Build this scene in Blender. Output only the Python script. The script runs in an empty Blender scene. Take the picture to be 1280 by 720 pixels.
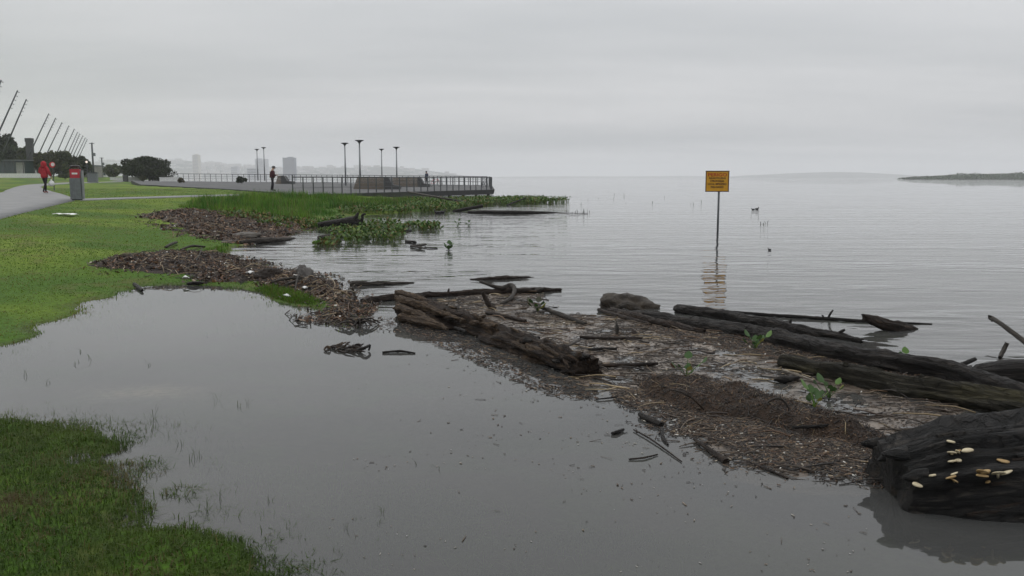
import bpy, math, random
import numpy as np
from mathutils import Vector, Matrix

random.seed(7)
RNG = np.random.default_rng(11)
SC = bpy.context.scene
COL = SC.collection

# ------------------------------------------------------------------ camera
FPX, HOR, EYE = 1065.0, 222.0, 1.70          # focal length in photo pixels, horizon row, eye height over the water
PITCH = math.atan((360 - HOR) / FPX)
cam_d = bpy.data.cameras.new('camera')
cam_d.sensor_width = 36.0
cam_d.lens = 36.0 * FPX / 1280.0
cam_d.clip_start = 0.05
cam_d.clip_end = 40000
cam = bpy.data.objects.new('camera', cam_d)
cam.location = (0, 0, EYE)
cam.rotation_euler = (math.pi / 2 - PITCH, 0, 0)
COL.objects.link(cam)
SC.camera = cam

# ------------------------------------------------------------------ sky, sun, exposure
SUN_EL, SUN_AZ = math.radians(48), math.radians(-35)     # azimuth from +Y towards +X
wd = bpy.data.worlds.new('World')
SC.world = wd
wd.use_nodes = True
nt = wd.node_tree
nt.nodes.clear()
def wn(t, **k):
    n = nt.nodes.new(t)
    for a, b in k.items():
        setattr(n, a, b)
    return n
sky = wn('ShaderNodeTexSky', sky_type='NISHITA', sun_disc=False)
sky.sun_elevation = SUN_EL
sky.sun_rotation = SUN_AZ
sky.air_density = 1.0; sky.dust_density = 4.0; sky.ozone_density = 1.0
tc = wn('ShaderNodeTexCoord')
sep = wn('ShaderNodeSeparateXYZ')
nt.links.new(tc.outputs['Generated'], sep.inputs[0])
# cloud deck: project the view direction onto a flat layer, so that bands lie flat towards the horizon
zz = wn('ShaderNodeMath', operation='MAXIMUM'); zz.inputs[1].default_value = 0.0
nt.links.new(sep.outputs['Z'], zz.inputs[0])
za = wn('ShaderNodeMath', operation='ADD'); za.inputs[1].default_value = 0.07
nt.links.new(zz.outputs[0], za.inputs[0])
dx = wn('ShaderNodeMath', operation='DIVIDE'); dy = wn('ShaderNodeMath', operation='DIVIDE')
nt.links.new(sep.outputs['X'], dx.inputs[0]); nt.links.new(za.outputs[0], dx.inputs[1])
nt.links.new(sep.outputs['Y'], dy.inputs[0]); nt.links.new(za.outputs[0], dy.inputs[1])
cmb = wn('ShaderNodeCombineXYZ')
nt.links.new(dx.outputs[0], cmb.inputs[0]); nt.links.new(dy.outputs[0], cmb.inputs[1])
mp = wn('ShaderNodeMapping'); mp.inputs['Scale'].default_value = (0.17, 0.42, 1); mp.inputs['Location'].default_value = (3.1, 1.7, 0)
nt.links.new(cmb.outputs[0], mp.inputs[0])
no = wn('ShaderNodeTexNoise'); no.inputs['Scale'].default_value = 1.0; no.inputs['Detail'].default_value = 6; no.inputs['Roughness'].default_value = 0.57
nt.links.new(mp.outputs[0], no.inputs['Vector'])
cr = wn('ShaderNodeValToRGB')
cr.color_ramp.elements[0].position = 0.34; cr.color_ramp.elements[0].color = (0.455, 0.474, 0.490, 1)
cr.color_ramp.elements[1].position = 0.66; cr.color_ramp.elements[1].color = (0.635, 0.640, 0.652, 1)
nt.links.new(no.outputs['Fac'], cr.inputs[0])
# an overcast sky grows brighter towards the zenith
zp = wn('ShaderNodeMath', operation='POWER'); zp.inputs[1].default_value = 1.5
nt.links.new(zz.outputs[0], zp.inputs[0])
gr = wn('ShaderNodeMath', operation='MULTIPLY_ADD'); gr.inputs[1].default_value = 1.5; gr.inputs[2].default_value = 0.97
nt.links.new(zp.outputs[0], gr.inputs[0])
vm = wn('ShaderNodeVectorMath', operation='SCALE')
nt.links.new(cr.outputs[0], vm.inputs[0]); nt.links.new(gr.outputs[0], vm.inputs['Scale'])
bg_c = wn('ShaderNodeBackground'); bg_c.inputs[1].default_value = 1.0
nt.links.new(vm.outputs[0], bg_c.inputs[0])
bg_s = wn('ShaderNodeBackground'); bg_s.inputs[1].default_value = 0.08
nt.links.new(sky.outputs[0], bg_s.inputs[0])
mx = wn('ShaderNodeMixShader'); mx.inputs[0].default_value = 0.93
nt.links.new(bg_s.outputs[0], mx.inputs[1]); nt.links.new(bg_c.outputs[0], mx.inputs[2])
wo = wn('ShaderNodeOutputWorld')
nt.links.new(mx.outputs[0], wo.inputs[0])

sun_d = bpy.data.lights.new('sun', 'SUN')
sun_d.energy = 0.6
sun_d.angle = math.radians(45)
sun_d.color = (1.0, 0.97, 0.93)
sun = bpy.data.objects.new('sun', sun_d)
COL.objects.link(sun)
sdir = Vector((math.cos(SUN_EL) * math.sin(SUN_AZ), math.cos(SUN_EL) * math.cos(SUN_AZ), math.sin(SUN_EL)))
sun.rotation_euler = (-sdir).to_track_quat('-Z', 'Y').to_euler()
sun.location = sdir * 60

vs = SC.view_settings
SC.display_settings.display_device = 'sRGB'
vs.view_transform = 'Standard'
vs.look = 'None'
vs.exposure = 0.10
vs.gamma = 1.0
vs.use_curve_mapping = False
SC.render.engine = 'CYCLES'
cy = SC.cycles
cy.use_denoising = True
cy.max_bounces = 8; cy.diffuse_bounces = 3; cy.glossy_bounces = 3; cy.transmission_bounces = 4
cy.transparent_max_bounces = 10; cy.volume_bounces = 3
cy.caustics_reflective = False; cy.caustics_refractive = False

# ------------------------------------------------------------------ measuring helpers
cP, sP = math.cos(PITCH), math.sin(PITCH)
def ray(px, py):
    u, v = px - 640.0, 360.0 - py
    return np.array([u, FPX * cP + v * sP, -FPX * sP + v * cP]) / FPX
def gp(px, py, z=0.0):                       # point of a level plane
    d = ray(px, py)
    t = (z - EYE) / d[2]
    return np.array([d[0] * t, d[1] * t, z])
def gd(px, py, Y):                           # point at a given depth
    d = ray(px, py)
    t = Y / d[1]
    return np.array([d[0] * t, Y, EYE + d[2] * t])
def P2(px, py, z=0.0):
    return gp(px, py, z)[:2]

def _h(ix, iy, iz):
    n = (ix.astype(np.int64) * 374761393 + iy.astype(np.int64) * 668265263 + iz.astype(np.int64) * 2147483647 * 3) & 0xFFFFFFFF
    n = ((n ^ (n >> 13)) * 1274126177) & 0xFFFFFFFF
    n = (n ^ (n >> 16)) & 0xFFFFFFFF
    n = (n * 2246822519) & 0xFFFFFFFF
    n = n ^ (n >> 15)
    return (n & 0xFFFFFF) / float(0xFFFFFF)
def vnoise(x, y, z=None):
    x = np.asarray(x, float); y = np.asarray(y, float)
    z = np.zeros_like(x) if z is None else np.asarray(z, float) + np.zeros_like(x)
    ix, iy, iz = np.floor(x), np.floor(y), np.floor(z)
    fx, fy, fz = x - ix, y - iy, z - iz
    fx = fx * fx * (3 - 2 * fx); fy = fy * fy * (3 - 2 * fy); fz = fz * fz * (3 - 2 * fz)
    def c(a, b, d):
        return _h(ix + a, iy + b, iz + d)
    x00 = c(0,0,0) * (1-fx) + c(1,0,0) * fx
    x10 = c(0,1,0) * (1-fx) + c(1,1,0) * fx
    x01 = c(0,0,1) * (1-fx) + c(1,0,1) * fx
    x11 = c(0,1,1) * (1-fx) + c(1,1,1) * fx
    return (x00 * (1-fy) + x10 * fy) * (1-fz) + (x01 * (1-fy) + x11 * fy) * fz
def fbm(x, y, z=None, o=4, g=0.5):
    x = np.asarray(x, float); y = np.asarray(y, float)
    s = np.zeros(np.broadcast(x, y).shape); a = 1.0; t = 0.0
    for i in range(o):
        f = 2.03 ** i
        s = s + a * vnoise(x * f + 17.3 * i, y * f - 9.1 * i, None if z is None else np.asarray(z) * f + 3.7 * i)
        t += a; a *= g
    return s / t
def sdf(poly, x, y):                         # signed distance to a polygon, positive inside
    x = np.asarray(x, float); y = np.asarray(y, float)
    d = np.full(x.shape, 1e18); ins = np.zeros(x.shape, bool)
    n = len(poly)
    for i in range(n):
        ax, ay = poly[i]; bx, by = poly[(i + 1) % n]
        ex, ey = bx - ax, by - ay
        wx, wy = x - ax, y - ay
        t = np.clip((wx * ex + wy * ey) / (ex * ex + ey * ey + 1e-12), 0, 1)
        d = np.minimum(d, (wx - ex * t) ** 2 + (wy - ey * t) ** 2)
        cond = ((ay > y) != (by > y))
        xi = ex * (y - ay) / (ey if abs(ey) > 1e-12 else 1e-12) + ax
        ins ^= cond & (x < xi)
    return np.where(ins, 1, -1) * np.sqrt(d)
def sst(a, b, v):
    t = np.clip((v - a) / (b - a), 0, 1)
    return t * t * (3 - 2 * t)

# ------------------------------------------------------------------ object helpers
def tag(o, label=None, cat=None, group=None, kind=None):
    if label: o['label'] = label
    if cat: o['category'] = cat
    if group: o['group'] = group
    if kind: o['kind'] = kind
    return o
def link(o, parent=None):
    COL.objects.link(o)
    if parent is not None:
        o.parent = parent
    return o
def empty(name, loc=(0, 0, 0), rz=0.0, **k):
    o = bpy.data.objects.new(name, None)
    o.location = loc; o.rotation_euler = (0, 0, rz); o.empty_display_size = 0.2
    link(o)
    return tag(o, **k)
def mesh_np(name, V, F, mat=None, col=None, parent=None, smooth=False, vec=None, fmat=None):
    """V (n,3); F an (m,k) array or a list of face lists; col (n,3) -> attribute Col; vec dict of extra attributes"""
    me = bpy.data.meshes.new(name)
    V = np.asarray(V, np.float32)
    if isinstance(F, np.ndarray):
        m, k = F.shape
        me.vertices.add(len(V)); me.vertices.foreach_set('co', V.ravel())
        me.loops.add(m * k); me.loops.foreach_set('vertex_index', F.astype(np.int32).ravel())
        me.polygons.add(m)
        me.polygons.foreach_set('loop_start', np.arange(0, m * k, k, dtype=np.int32))
        me.polygons.foreach_set('loop_total', np.full(m, k, np.int32))
        me.update(calc_edges=True)
        me.validate()
    else:
        me.from_pydata([tuple(map(float, v)) for v in V], [], [tuple(int(i) for i in f) for f in F])
        me.update()
    if col is not None:
        a = me.attributes.new('Col', 'FLOAT_COLOR', 'POINT')
        c = np.ones((len(V), 4), np.float32); c[:, :3] = col
        a.data.foreach_set('color', c.ravel())
    if vec:
        for nm, arr in vec.items():
            arr = np.asarray(arr, np.float32)
            if arr.ndim == 1:
                a = me.attributes.new(nm, 'FLOAT', 'POINT'); a.data.foreach_set('value', arr)
            else:
                a = me.attributes.new(nm, 'FLOAT_VECTOR', 'POINT'); a.data.foreach_set('vector', arr.ravel())
    if smooth:
        me.polygons.foreach_set('use_smooth', np.ones(len(me.polygons), bool))
    mats = mat if isinstance(mat, (list, tuple)) else [mat]
    for mm in mats:
        if mm: me.materials.append(mm)
    if fmat is not None:
        me.polygons.foreach_set('material_index', np.asarray(fmat, np.int32))
    o = bpy.data.objects.new(name, me)
    return link(o, parent)

class MB:                                     # collects simple solids into one mesh
    def __init__(s): s.v = []; s.f = []
    def box(s, c, d, rz=0.0, taper=1.0, rx=0.0, ry=0.0):
        R = Matrix.Rotation(rz, 3, 'Z') @ Matrix.Rotation(ry, 3, 'Y') @ Matrix.Rotation(rx, 3, 'X')
        b = len(s.v)
        for z in (-1, 1):
            k = taper if z > 0 else 1.0
            for x, y in ((-1, -1), (1, -1), (1, 1), (-1, 1)):
                p = R @ Vector((x * d[0] / 2 * k, y * d[1] / 2 * k, z * d[2] / 2))
                s.v.append((c[0] + p.x, c[1] + p.y, c[2] + p.z))
        for q in ((3,2,1,0), (4,5,6,7), (0,1,5,4), (1,2,6,5), (2,3,7,6), (3,0,4,7)):
            s.f.append([b + i for i in q])
        return s
    def tube(s, pts, rad, n=8, cap=True):
        pts = [Vector(tuple(map(float, p))) for p in pts]
        if not isinstance(rad, (list, tuple)): rad = [rad] * len(pts)
        b = len(s.v); up = Vector((0.13, 0.07, 1))
        for i, p in enumerate(pts):
            t = (pts[min(i + 1, len(pts) - 1)] - pts[max(i - 1, 0)]).normalized()
            a = t.cross(up if abs(t.dot(up.normalized())) < 0.97 else Vector((1, 0, 0))).normalized(); c = t.cross(a)
            for k in range(n):
                w = 2 * math.pi * k / n
                q = p + a * (math.cos(w) * rad[i]) + c * (math.sin(w) * rad[i])
                s.v.append((q.x, q.y, q.z))
        for i in range(len(pts) - 1):
            for k in range(n):
                s.f.append([b + i*n + k, b + i*n + (k+1) % n, b + (i+1)*n + (k+1) % n, b + (i+1)*n + k])
        if cap:
            s.f.append([b + k for k in range(n)][::-1]); s.f.append([b + (len(pts)-1)*n + k for k in range(n)])
        return s
    def lathe(s, c, prof, n=16, sx=1.0, sy=1.0):
        b = len(s.v)
        for r, z in prof:
            for k in range(n):
                w = 2 * math.pi * k / n
                s.v.append((c[0] + r * math.cos(w) * sx, c[1] + r * math.sin(w) * sy, c[2] + z))
        for i in range(len(prof) - 1):
            for k in range(n):
                s.f.append([b + i*n + k, b + i*n + (k+1) % n, b + (i+1)*n + (k+1) % n, b + (i+1)*n + k])
        s.f.append([b + k for k in range(n)][::-1]); s.f.append([b + (len(prof)-1)*n + k for k in range(n)])
        return s
    def build(s, name, mat, parent=None, smooth=False):
        return mesh_np(name, np.array(s.v), s.f, mat, parent=parent, smooth=smooth)

# ------------------------------------------------------------------ materials
def new_mat(name):
    m = bpy.data.materials.new(name); m.use_nodes = True
    t = m.node_tree; t.nodes.clear()
    out = t.nodes.new('ShaderNodeOutputMaterial')
    return m, t, out
def nd(t, typ, **k):
    n = t.nodes.new(typ)
    for a, b in k.items():
        if a.startswith('i_'): n.inputs[a[2:]].default_value = b
        else: setattr(n, a, b)
    return n
def principled(t, out, rough=0.7, spec=0.5, metal=0.0):
    p = nd(t, 'ShaderNodeBsdfPrincipled')
    p.inputs['Roughness'].default_value = rough
    p.inputs['Specular IOR Level'].default_value = spec
    p.inputs['Metallic'].default_value = metal
    t.links.new(p.outputs[0], out.inputs['Surface'])
    return p
def mat_noise(name, c1, c2, scale=8.0, rough=0.7, spec=0.4, metal=0.0, bump=0.0, detail=5, bscale=None, stretch=None, dist=0.01):
    m, t, out = new_mat(name)
    p = principled(t, out, rough, spec, metal)
    tcn = nd(t, 'ShaderNodeTexCoord')
    src = tcn.outputs['Object']
    if stretch:
        mpn = nd(t, 'ShaderNodeMapping'); mpn.inputs['Scale'].default_value = stretch
        t.links.new(src, mpn.inputs[0]); src = mpn.outputs[0]
    n = nd(t, 'ShaderNodeTexNoise'); n.inputs['Scale'].default_value = scale; n.inputs['Detail'].default_value = detail; n.inputs['Roughness'].default_value = 0.6
    t.links.new(src, n.inputs['Vector'])
    r = nd(t, 'ShaderNodeValToRGB')
    r.color_ramp.elements[0].position = 0.33; r.color_ramp.elements[0].color = (*c1, 1)
    r.color_ramp.elements[1].position = 0.68; r.color_ramp.elements[1].color = (*c2, 1)
    t.links.new(n.outputs['Fac'], r.inputs[0]); t.links.new(r.outputs[0], p.inputs['Base Color'])
    if bump:
        n2 = nd(t, 'ShaderNodeTexNoise'); n2.inputs['Scale'].default_value = bscale or scale * 3; n2.inputs['Detail'].default_value = 6
        t.links.new(src, n2.inputs['Vector'])
        b = nd(t, 'ShaderNodeBump'); b.inputs['Strength'].default_value = bump; b.inputs['Distance'].default_value = dist
        t.links.new(n2.outputs['Fac'], b.inputs['Height']); t.links.new(b.outputs[0], p.inputs['Normal'])
    return m
def mat_attr(name, rough=0.7, spec=0.3, vary=0.25, vscale=40.0, bump=0.0, dist=0.01, trans=0.0, rough2=None):
    """base colour from the Col attribute, broken up by noise"""
    m, t, out = new_mat(name)
    p = principled(t, out, rough, spec)
    a = nd(t, 'ShaderNodeAttribute', attribute_name='Col')
    tcn = nd(t, 'ShaderNodeTexCoord')
    n = nd(t, 'ShaderNodeTexNoise'); n.inputs['Scale'].default_value = vscale; n.inputs['Detail'].default_value = 6; n.inputs['Roughness'].default_value = 0.65
    t.links.new(tcn.outputs['Object'], n.inputs['Vector'])
    mr = nd(t, 'ShaderNodeMapRange'); mr.inputs['From Min'].default_value = 0.3; mr.inputs['From Max'].default_value = 0.7
    mr.inputs['To Min'].default_value = 1 - vary; mr.inputs['To Max'].default_value = 1 + vary
    t.links.new(n.outputs['Fac'], mr.inputs['Value'])
    s = nd(t, 'ShaderNodeVectorMath', operation='SCALE')
    t.links.new(a.outputs['Color'], s.inputs[0]); t.links.new(mr.outputs[0], s.inputs['Scale'])
    t.links.new(s.outputs[0], p.inputs['Base Color'])
    if rough2 is not None:
        m2 = nd(t, 'ShaderNodeMapRange'); m2.inputs['From Min'].default_value = 0.35; m2.inputs['From Max'].default_value = 0.65
        m2.inputs['To Min'].default_value = rough; m2.inputs['To Max'].default_value = rough2
        nn = nd(t, 'ShaderNodeTexNoise'); nn.inputs['Scale'].default_value = 3.0; nn.inputs['Detail'].default_value = 4
        t.links.new(tcn.outputs['Object'], nn.inputs['Vector']); t.links.new(nn.outputs['Fac'], m2.inputs['Value'])
        t.links.new(m2.outputs[0], p.inputs['Roughness'])
    if bump:
        b = nd(t, 'ShaderNodeBump'); b.inputs['Strength'].default_value = bump; b.inputs['Distance'].default_value = dist
        t.links.new(n.outputs['Fac'], b.inputs['Height']); t.links.new(b.outputs[0], p.inputs['Normal'])
    if trans:
        tr = nd(t, 'ShaderNodeBsdfTranslucent'); t.links.new(s.outputs[0], tr.inputs['Color'])
        mxs = nd(t, 'ShaderNodeMixShader'); mxs.inputs[0].default_value = trans
        t.links.new(p.outputs[0], mxs.inputs[1]); t.links.new(tr.outputs[0], mxs.inputs[2]); t.links.new(mxs.outputs[0], out.inputs['Surface'])
    return m
def mat_wood(name, dark, mid, light, rough=0.6, spec=0.35, along=4.0, across=38.0, patch=None, bump=1.0, bdist=0.04):
    """streaked bark or bare wood; runs along the log through the logco attribute"""
    m, t, out = new_mat(name)
    p = principled(t, out, rough, spec)
    a = nd(t, 'ShaderNodeAttribute', attribute_name='logco')
    mp1 = nd(t, 'ShaderNodeMapping'); mp1.inputs['Scale'].default_value = (across, across, along)
    t.links.new(a.outputs['Vector'], mp1.inputs[0])
    n = nd(t, 'ShaderNodeTexNoise'); n.inputs['Scale'].default_value = 1.0; n.inputs['Detail'].default_value = 7; n.inputs['Roughness'].default_value = 0.7
    t.links.new(mp1.outputs[0], n.inputs['Vector'])
    r = nd(t, 'ShaderNodeValToRGB')
    r.color_ramp.elements[0].position = 0.30; r.color_ramp.elements[0].color = (*dark, 1)
    r.color_ramp.elements[1].position = 0.74; r.color_ramp.elements[1].color = (*light, 1)
    e = r.color_ramp.elements.new(0.52); e.color = (*mid, 1)
    t.links.new(n.outputs['Fac'], r.inputs[0])
    colr = r.outputs[0]
    if patch:                                 # worn or mossy areas with a shape of their own
        n3 = nd(t, 'ShaderNodeTexNoise'); n3.inputs['Scale'].default_value = patch[1]; n3.inputs['Detail'].default_value = 4
        mp3 = nd(t, 'ShaderNodeMapping'); mp3.inputs['Scale'].default_value = (2.2, 2.2, 0.8)
        t.links.new(a.outputs['Vector'], mp3.inputs[0]); t.links.new(mp3.outputs[0], n3.inputs['Vector'])
        mr = nd(t, 'ShaderNodeMapRange'); mr.inputs['From Min'].default_value = patch[2]; mr.inputs['From Max'].default_value = patch[2] + 0.12
        t.links.new(n3.outputs['Fac'], mr.inputs['Value'])
        mm = nd(t, 'ShaderNodeMix', data_type='RGBA')
        t.links.new(mr.outputs[0], mm.inputs['Factor']); t.links.new(colr, mm.inputs['A'])
        mm.inputs['B'].default_value = (*patch[0], 1)
        mu = nd(t, 'ShaderNodeMix', data_type='RGBA'); mu.inputs['Factor'].default_value = 0.5
        t.links.new(mm.outputs['Result'], mu.inputs['B']); t.links.new(colr, mu.inputs['A'])
        colr = mu.outputs['Result']
    t.links.new(colr, p.inputs['Base Color'])
    mr2 = nd(t, 'ShaderNodeMapRange'); mr2.inputs['To Min'].default_value = max(rough - 0.22, 0.2); mr2.inputs['To Max'].default_value = min(rough + 0.2, 1)
    t.links.new(n.outputs['Fac'], mr2.inputs['Value']); t.links.new(mr2.outputs[0], p.inputs['Roughness'])
    mpv = nd(t, 'ShaderNodeMapping'); mpv.inputs['Scale'].default_value = (across * .9, across * .9, along * 2.5)
    t.links.new(a.outputs['Vector'], mpv.inputs[0])
    vo = nd(t, 'ShaderNodeTexVoronoi', feature='DISTANCE_TO_EDGE'); vo.inputs['Scale'].default_value = .8; vo.inputs['Randomness'].default_value = 1.0
    wp = nd(t, 'ShaderNodeVectorMath', operation='MULTIPLY_ADD'); wp.inputs[1].default_value = (1.6, 1.6, 1.6)
    t.links.new(n.outputs['Color'], wp.inputs[0]); t.links.new(mpv.outputs[0], wp.inputs[2]); t.links.new(wp.outputs[0], vo.inputs['Vector'])
    ck = nd(t, 'ShaderNodeMapRange'); ck.inputs['From Max'].default_value = .13
    t.links.new(vo.outputs['Distance'], ck.inputs['Value'])
    hs = nd(t, 'ShaderNodeMath', operation='MULTIPLY_ADD'); hs.inputs[1].default_value = .55
    t.links.new(ck.outputs[0], hs.inputs[0]); t.links.new(n.outputs['Fac'], hs.inputs[2])
    b = nd(t, 'ShaderNodeBump'); b.inputs['Strength'].default_value = bump; b.inputs['Distance'].default_value = bdist
    t.links.new(hs.outputs[0], b.inputs['Height']); t.links.new(b.outputs[0], p.inputs['Normal'])
    return m
def flat(name, c, rough=0.6, spec=0.4, metal=0.0):
    return mat_noise(name, tuple(x * 0.82 for x in c), tuple(min(x * 1.12, 1) for x in c), 6.0, rough, spec, metal, bump=0.08)

M_TERR = mat_attr('lawn_and_mud', 0.9, 0.15, 0.35, 14.0, bump=0.5, dist=0.02)
M_GRASS = mat_attr('grass_blade', 0.6, 0.2, 0.15, 3.0, trans=0.42)
M_LEAF = mat_attr('tree_leaf', 0.6, 0.25, 0.2, 0.6, trans=0.2)
M_HYA = mat_attr('hyacinth_leaf', 0.5, 0.25, 0.12, 30.0, trans=0.2)
M_DEB = mat_attr('wet_litter', 0.55, 0.4, 0.35, 90.0)
M_MAT = mat_attr('silt_mat', 0.12, 0.6, 0.5, 60.0, bump=0.6, dist=0.012, rough2=0.45)
M_PEAT = mat_attr('root_peat', 0.75, 0.3, 0.5, 70.0, bump=1.0, dist=0.03)
M_CONC = mat_noise('wet_concrete', (0.115, 0.118, 0.120), (0.185, 0.185, 0.183), 1.3, 0.58, 0.3, bump=0.15, bscale=60)
M_PAVE = mat_noise('wet_paving', (0.060, 0.062, 0.064), (0.115, 0.115, 0.115), 0.5, 0.75, 0.15, bump=0.2, bscale=20)
M_DARKCONC = flat('dark_concrete', (0.06, 0.06, 0.06), 0.7)
M_STEEL = flat('dark_steel', (0.07, 0.075, 0.08), 0.45, 0.5, 0.3)
M_GALV = flat('galvanised_steel', (0.22, 0.23, 0.24), 0.4, 0.5, 0.4)
M_BLACK = flat('black_plastic', (0.015, 0.015, 0.017), 0.4)
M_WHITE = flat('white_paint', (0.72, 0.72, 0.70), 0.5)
M_GREY = flat('grey_paint', (0.16, 0.175, 0.18), 0.5)
M_GLASS = flat('dark_glass', (0.05, 0.075, 0.075), 0.12, 0.6)
M_RED = flat('red_plastic', (0.42, 0.03, 0.045), 0.45)
M_BENCH = mat_noise('weathered_boards', (0.075, 0.062, 0.05), (0.14, 0.115, 0.09), 3.0, 0.7, 0.3, bump=0.3, stretch=(1, 1, 8))

W_ROT = mat_wood('rotten_wood', (0.009, 0.006, 0.0045), (0.026, 0.0165, 0.011), (0.100, 0.066, 0.038), 0.75, 0.2, patch=((0.125, 0.080, 0.042), 2.2, 0.54))
W_SPL = mat_wood('split_wood', (0.022, 0.014, 0.009), (0.075, 0.050, 0.031), (0.19, 0.135, 0.085), 0.75, 0.2)
W_DARK = mat_wood('dark_wet_bark', (0.006, 0.005, 0.0045), (0.016, 0.0130, 0.011), (0.055, 0.044, 0.035), 0.58, 0.25)
W_MOSS = mat_wood('mossy_bark', (0.010, 0.0095, 0.007), (0.028, 0.025, 0.017), (0.080, 0.071, 0.050), 0.75, 0.2, patch=((0.052, 0.045, 0.016), 1.9, 0.5))
W_STUMP = mat_wood('stump_bark', (0.0025, 0.0025, 0.0025), (0.009, 0.008, 0.0072), (0.085, 0.072, 0.060), 0.6, 0.3, across=26.0, along=4.5, patch=((0.070, 0.050, 0.030), 1.9, 0.55), bump=1.0, bdist=.07)
W_GREY = mat_wood('grey_driftwood', (0.022, 0.018, 0.015), (0.052, 0.044, 0.036), (0.125, 0.108, 0.088), 0.7, 0.25)
W_BROWN = mat_wood('brown_driftwood', (0.012, 0.008, 0.006), (0.031, 0.020, 0.014), (0.082, 0.056, 0.036), 0.65, 0.25)
W_TWIG = mat_wood('wet_twig', (0.018, 0.014, 0.011), (0.045, 0.034, 0.026), (0.12, 0.095, 0.07), 0.5, across=60)
W_TRUNK = mat_wood('tree_bark', (0.03, 0.026, 0.022), (0.06, 0.052, 0.044), (0.10, 0.09, 0.078), 0.85, across=8, along=1.0)

# ================================================================== THE SETTING
# ------------------------------------------------------------------ terrain
def px_poly(pts, z=0.0):
    return [tuple(P2(x, y, z)) for x, y in pts]
BANK = [(-2500.0, 9.0), (-60.0, 8.2), (-9.0, 8.3)] + px_poly([(0, 436), (42, 421), (50, 407), (92, 393), (112, 377), (160, 366), (176, 358),
        (250, 356), (300, 362), (325, 366), (352, 378), (400, 391), (440, 408), (452, 410), (450, 399), (432, 376), (402, 353), (372, 345), (345, 341),
        (322, 331), (300, 323), (284, 317), (288, 310), (322, 303), (352, 298), (372, 292), (392, 286), (412, 276), (440, 270), (500, 267), (560, 262)]) + \
       [(-4.5, 60.0), (-9.0, 74.0), (-30.0, 112.0), (-50.0, 142.0), (-110.0, 280.0), (-320.0, 700.0), (-900.0, 2000.0), (-2500.0, 2200.0)]
FORE = [(-40.0, 4.6)] + px_poly([(-120, 520), (0, 530), (60, 533), (95, 538), (130, 550), (165, 583), (196, 603), (212, 640), (240, 668), (296, 703), (336, 735)]) + \
       [(-0.75, 2.2), (-0.9, -3.0), (-40.0, -3.0)]
def deck_z(x, y):
    return 0.68 - 0.00773 * (x + 18) + 0.00343 * (y - 65)
def deck_px(px, py):
    d = ray(px, py)
    # EYE + d2 t = .68 - .00773 (d0 t + 18) + .00343 (d1 t - 65)
    t = (EYE - 0.68 + 0.00773 * 18 + 0.00343 * 65) / (-d[2] - 0.00773 * d[0] + 0.00343 * d[1])
    return np.array([d[0] * t, d[1] * t, EYE + d[2] * t])
DECK = [tuple(deck_px(*p)[:2]) for p in [(176, 230.6), (215, 232.6), (260, 235), (300, 237.2), (341, 240), (369, 243.4), (617, 236.9)]] + \
       [(-2.6, 108.0), (-12.0, 118.0), (-30.0, 127.0), (-59.0, 133.0)]
PATH_R = [(-60, 294), (0, 272), (45, 261), (80, 252.5), (93, 249.5), (80, 243.5), (62, 238.5), (52, 234.5), (58, 231.6), (90, 229.2), (140, 227.6), (200, 226.4)]
PATH_L = [(-60, 248), (-20, 243), (2, 240.5), (7, 238), (12, 236.4), (15, 235.1), (20, 233.7), (27, 232.2), (42, 230.4), (84, 228.2), (140, 226.9), (200, 225.9)]
_paths = []
def terr(x, y, fine=True):
    x = np.asarray(x, float); y = np.asarray(y, float)
    s1, s2 = sdf(BANK, x, y), sdf(FORE, x, y)
    h1 = 0.80 * (1 - np.exp(-np.maximum(s1, 0) / 8.0)) + 0.004 * np.clip(y - 50, 0, 220) * np.clip(s1 / 15, 0, 1)
    h2 = 0.10 * (1 - np.exp(-np.maximum(s2, 0) / 1.2))
    h1 = h1 + .50 * (1 - sst(-88, -58, x)) * sst(70, 145, y) * np.clip(s1 / 15, 0, 1)
    hi_, lo_ = np.maximum(s1, s2), np.minimum(s1, s2)
    dout = -(hi_ + .5 * np.log1p(np.exp(np.clip((lo_ - hi_) / .5, -40, 0))))
    z = np.where(s1 > 0, h1, np.where(s2 > 0, h2, -(0.20 * (1 - np.exp(-np.maximum(dout, 0) / .8)) + .7 * sst(4, 14, dout))))
    sd = sdf(DECK, x, y)
    k = sst(-1.2, 0.3, sd)
    z = z * (1 - k) + np.minimum(z, deck_z(x, y) - 0.45) * k
    if fine:
        near = np.clip(1 - np.maximum(s1, s2) / 3.0, 0.25, 1)
        z = z + (fbm(x * 1.6, y * 1.6, o=4) - 0.5) * 0.095 * near + (fbm(x * 9, y * 9, o=2) - 0.5) * 0.016
        for pp, wdt in _paths:
            kk = sst(-0.25, 0.1, sdf(pp, x, y))
            z = z - kk * wdt
    return z
def tz(x, y, fine=True):
    return float(terr(np.array([x]), np.array([y]), fine)[0])
def tp(px, py):                               # where the sight line meets the (smooth) ground
    d = ray(px, py)
    ts = np.concatenate([np.arange(2, 60, 0.1), np.arange(60, 400, 0.5)])
    f = EYE + d[2] * ts - np.maximum(terr(d[0] * ts, d[1] * ts, False), 0)
    i = int(np.argmax(f < 0)) if (f < 0).any() else len(ts) - 1
    i = max(i, 1)
    a, b = ts[i - 1], ts[i]; fa, fb = f[i - 1], f[i]
    t = a + (b - a) * (fa / (fa - fb) if fa != fb else 0)
    x, y = d[0] * t, d[1] * t
    return np.array([x, y, max(tz(x, y, False), 0)])

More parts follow.
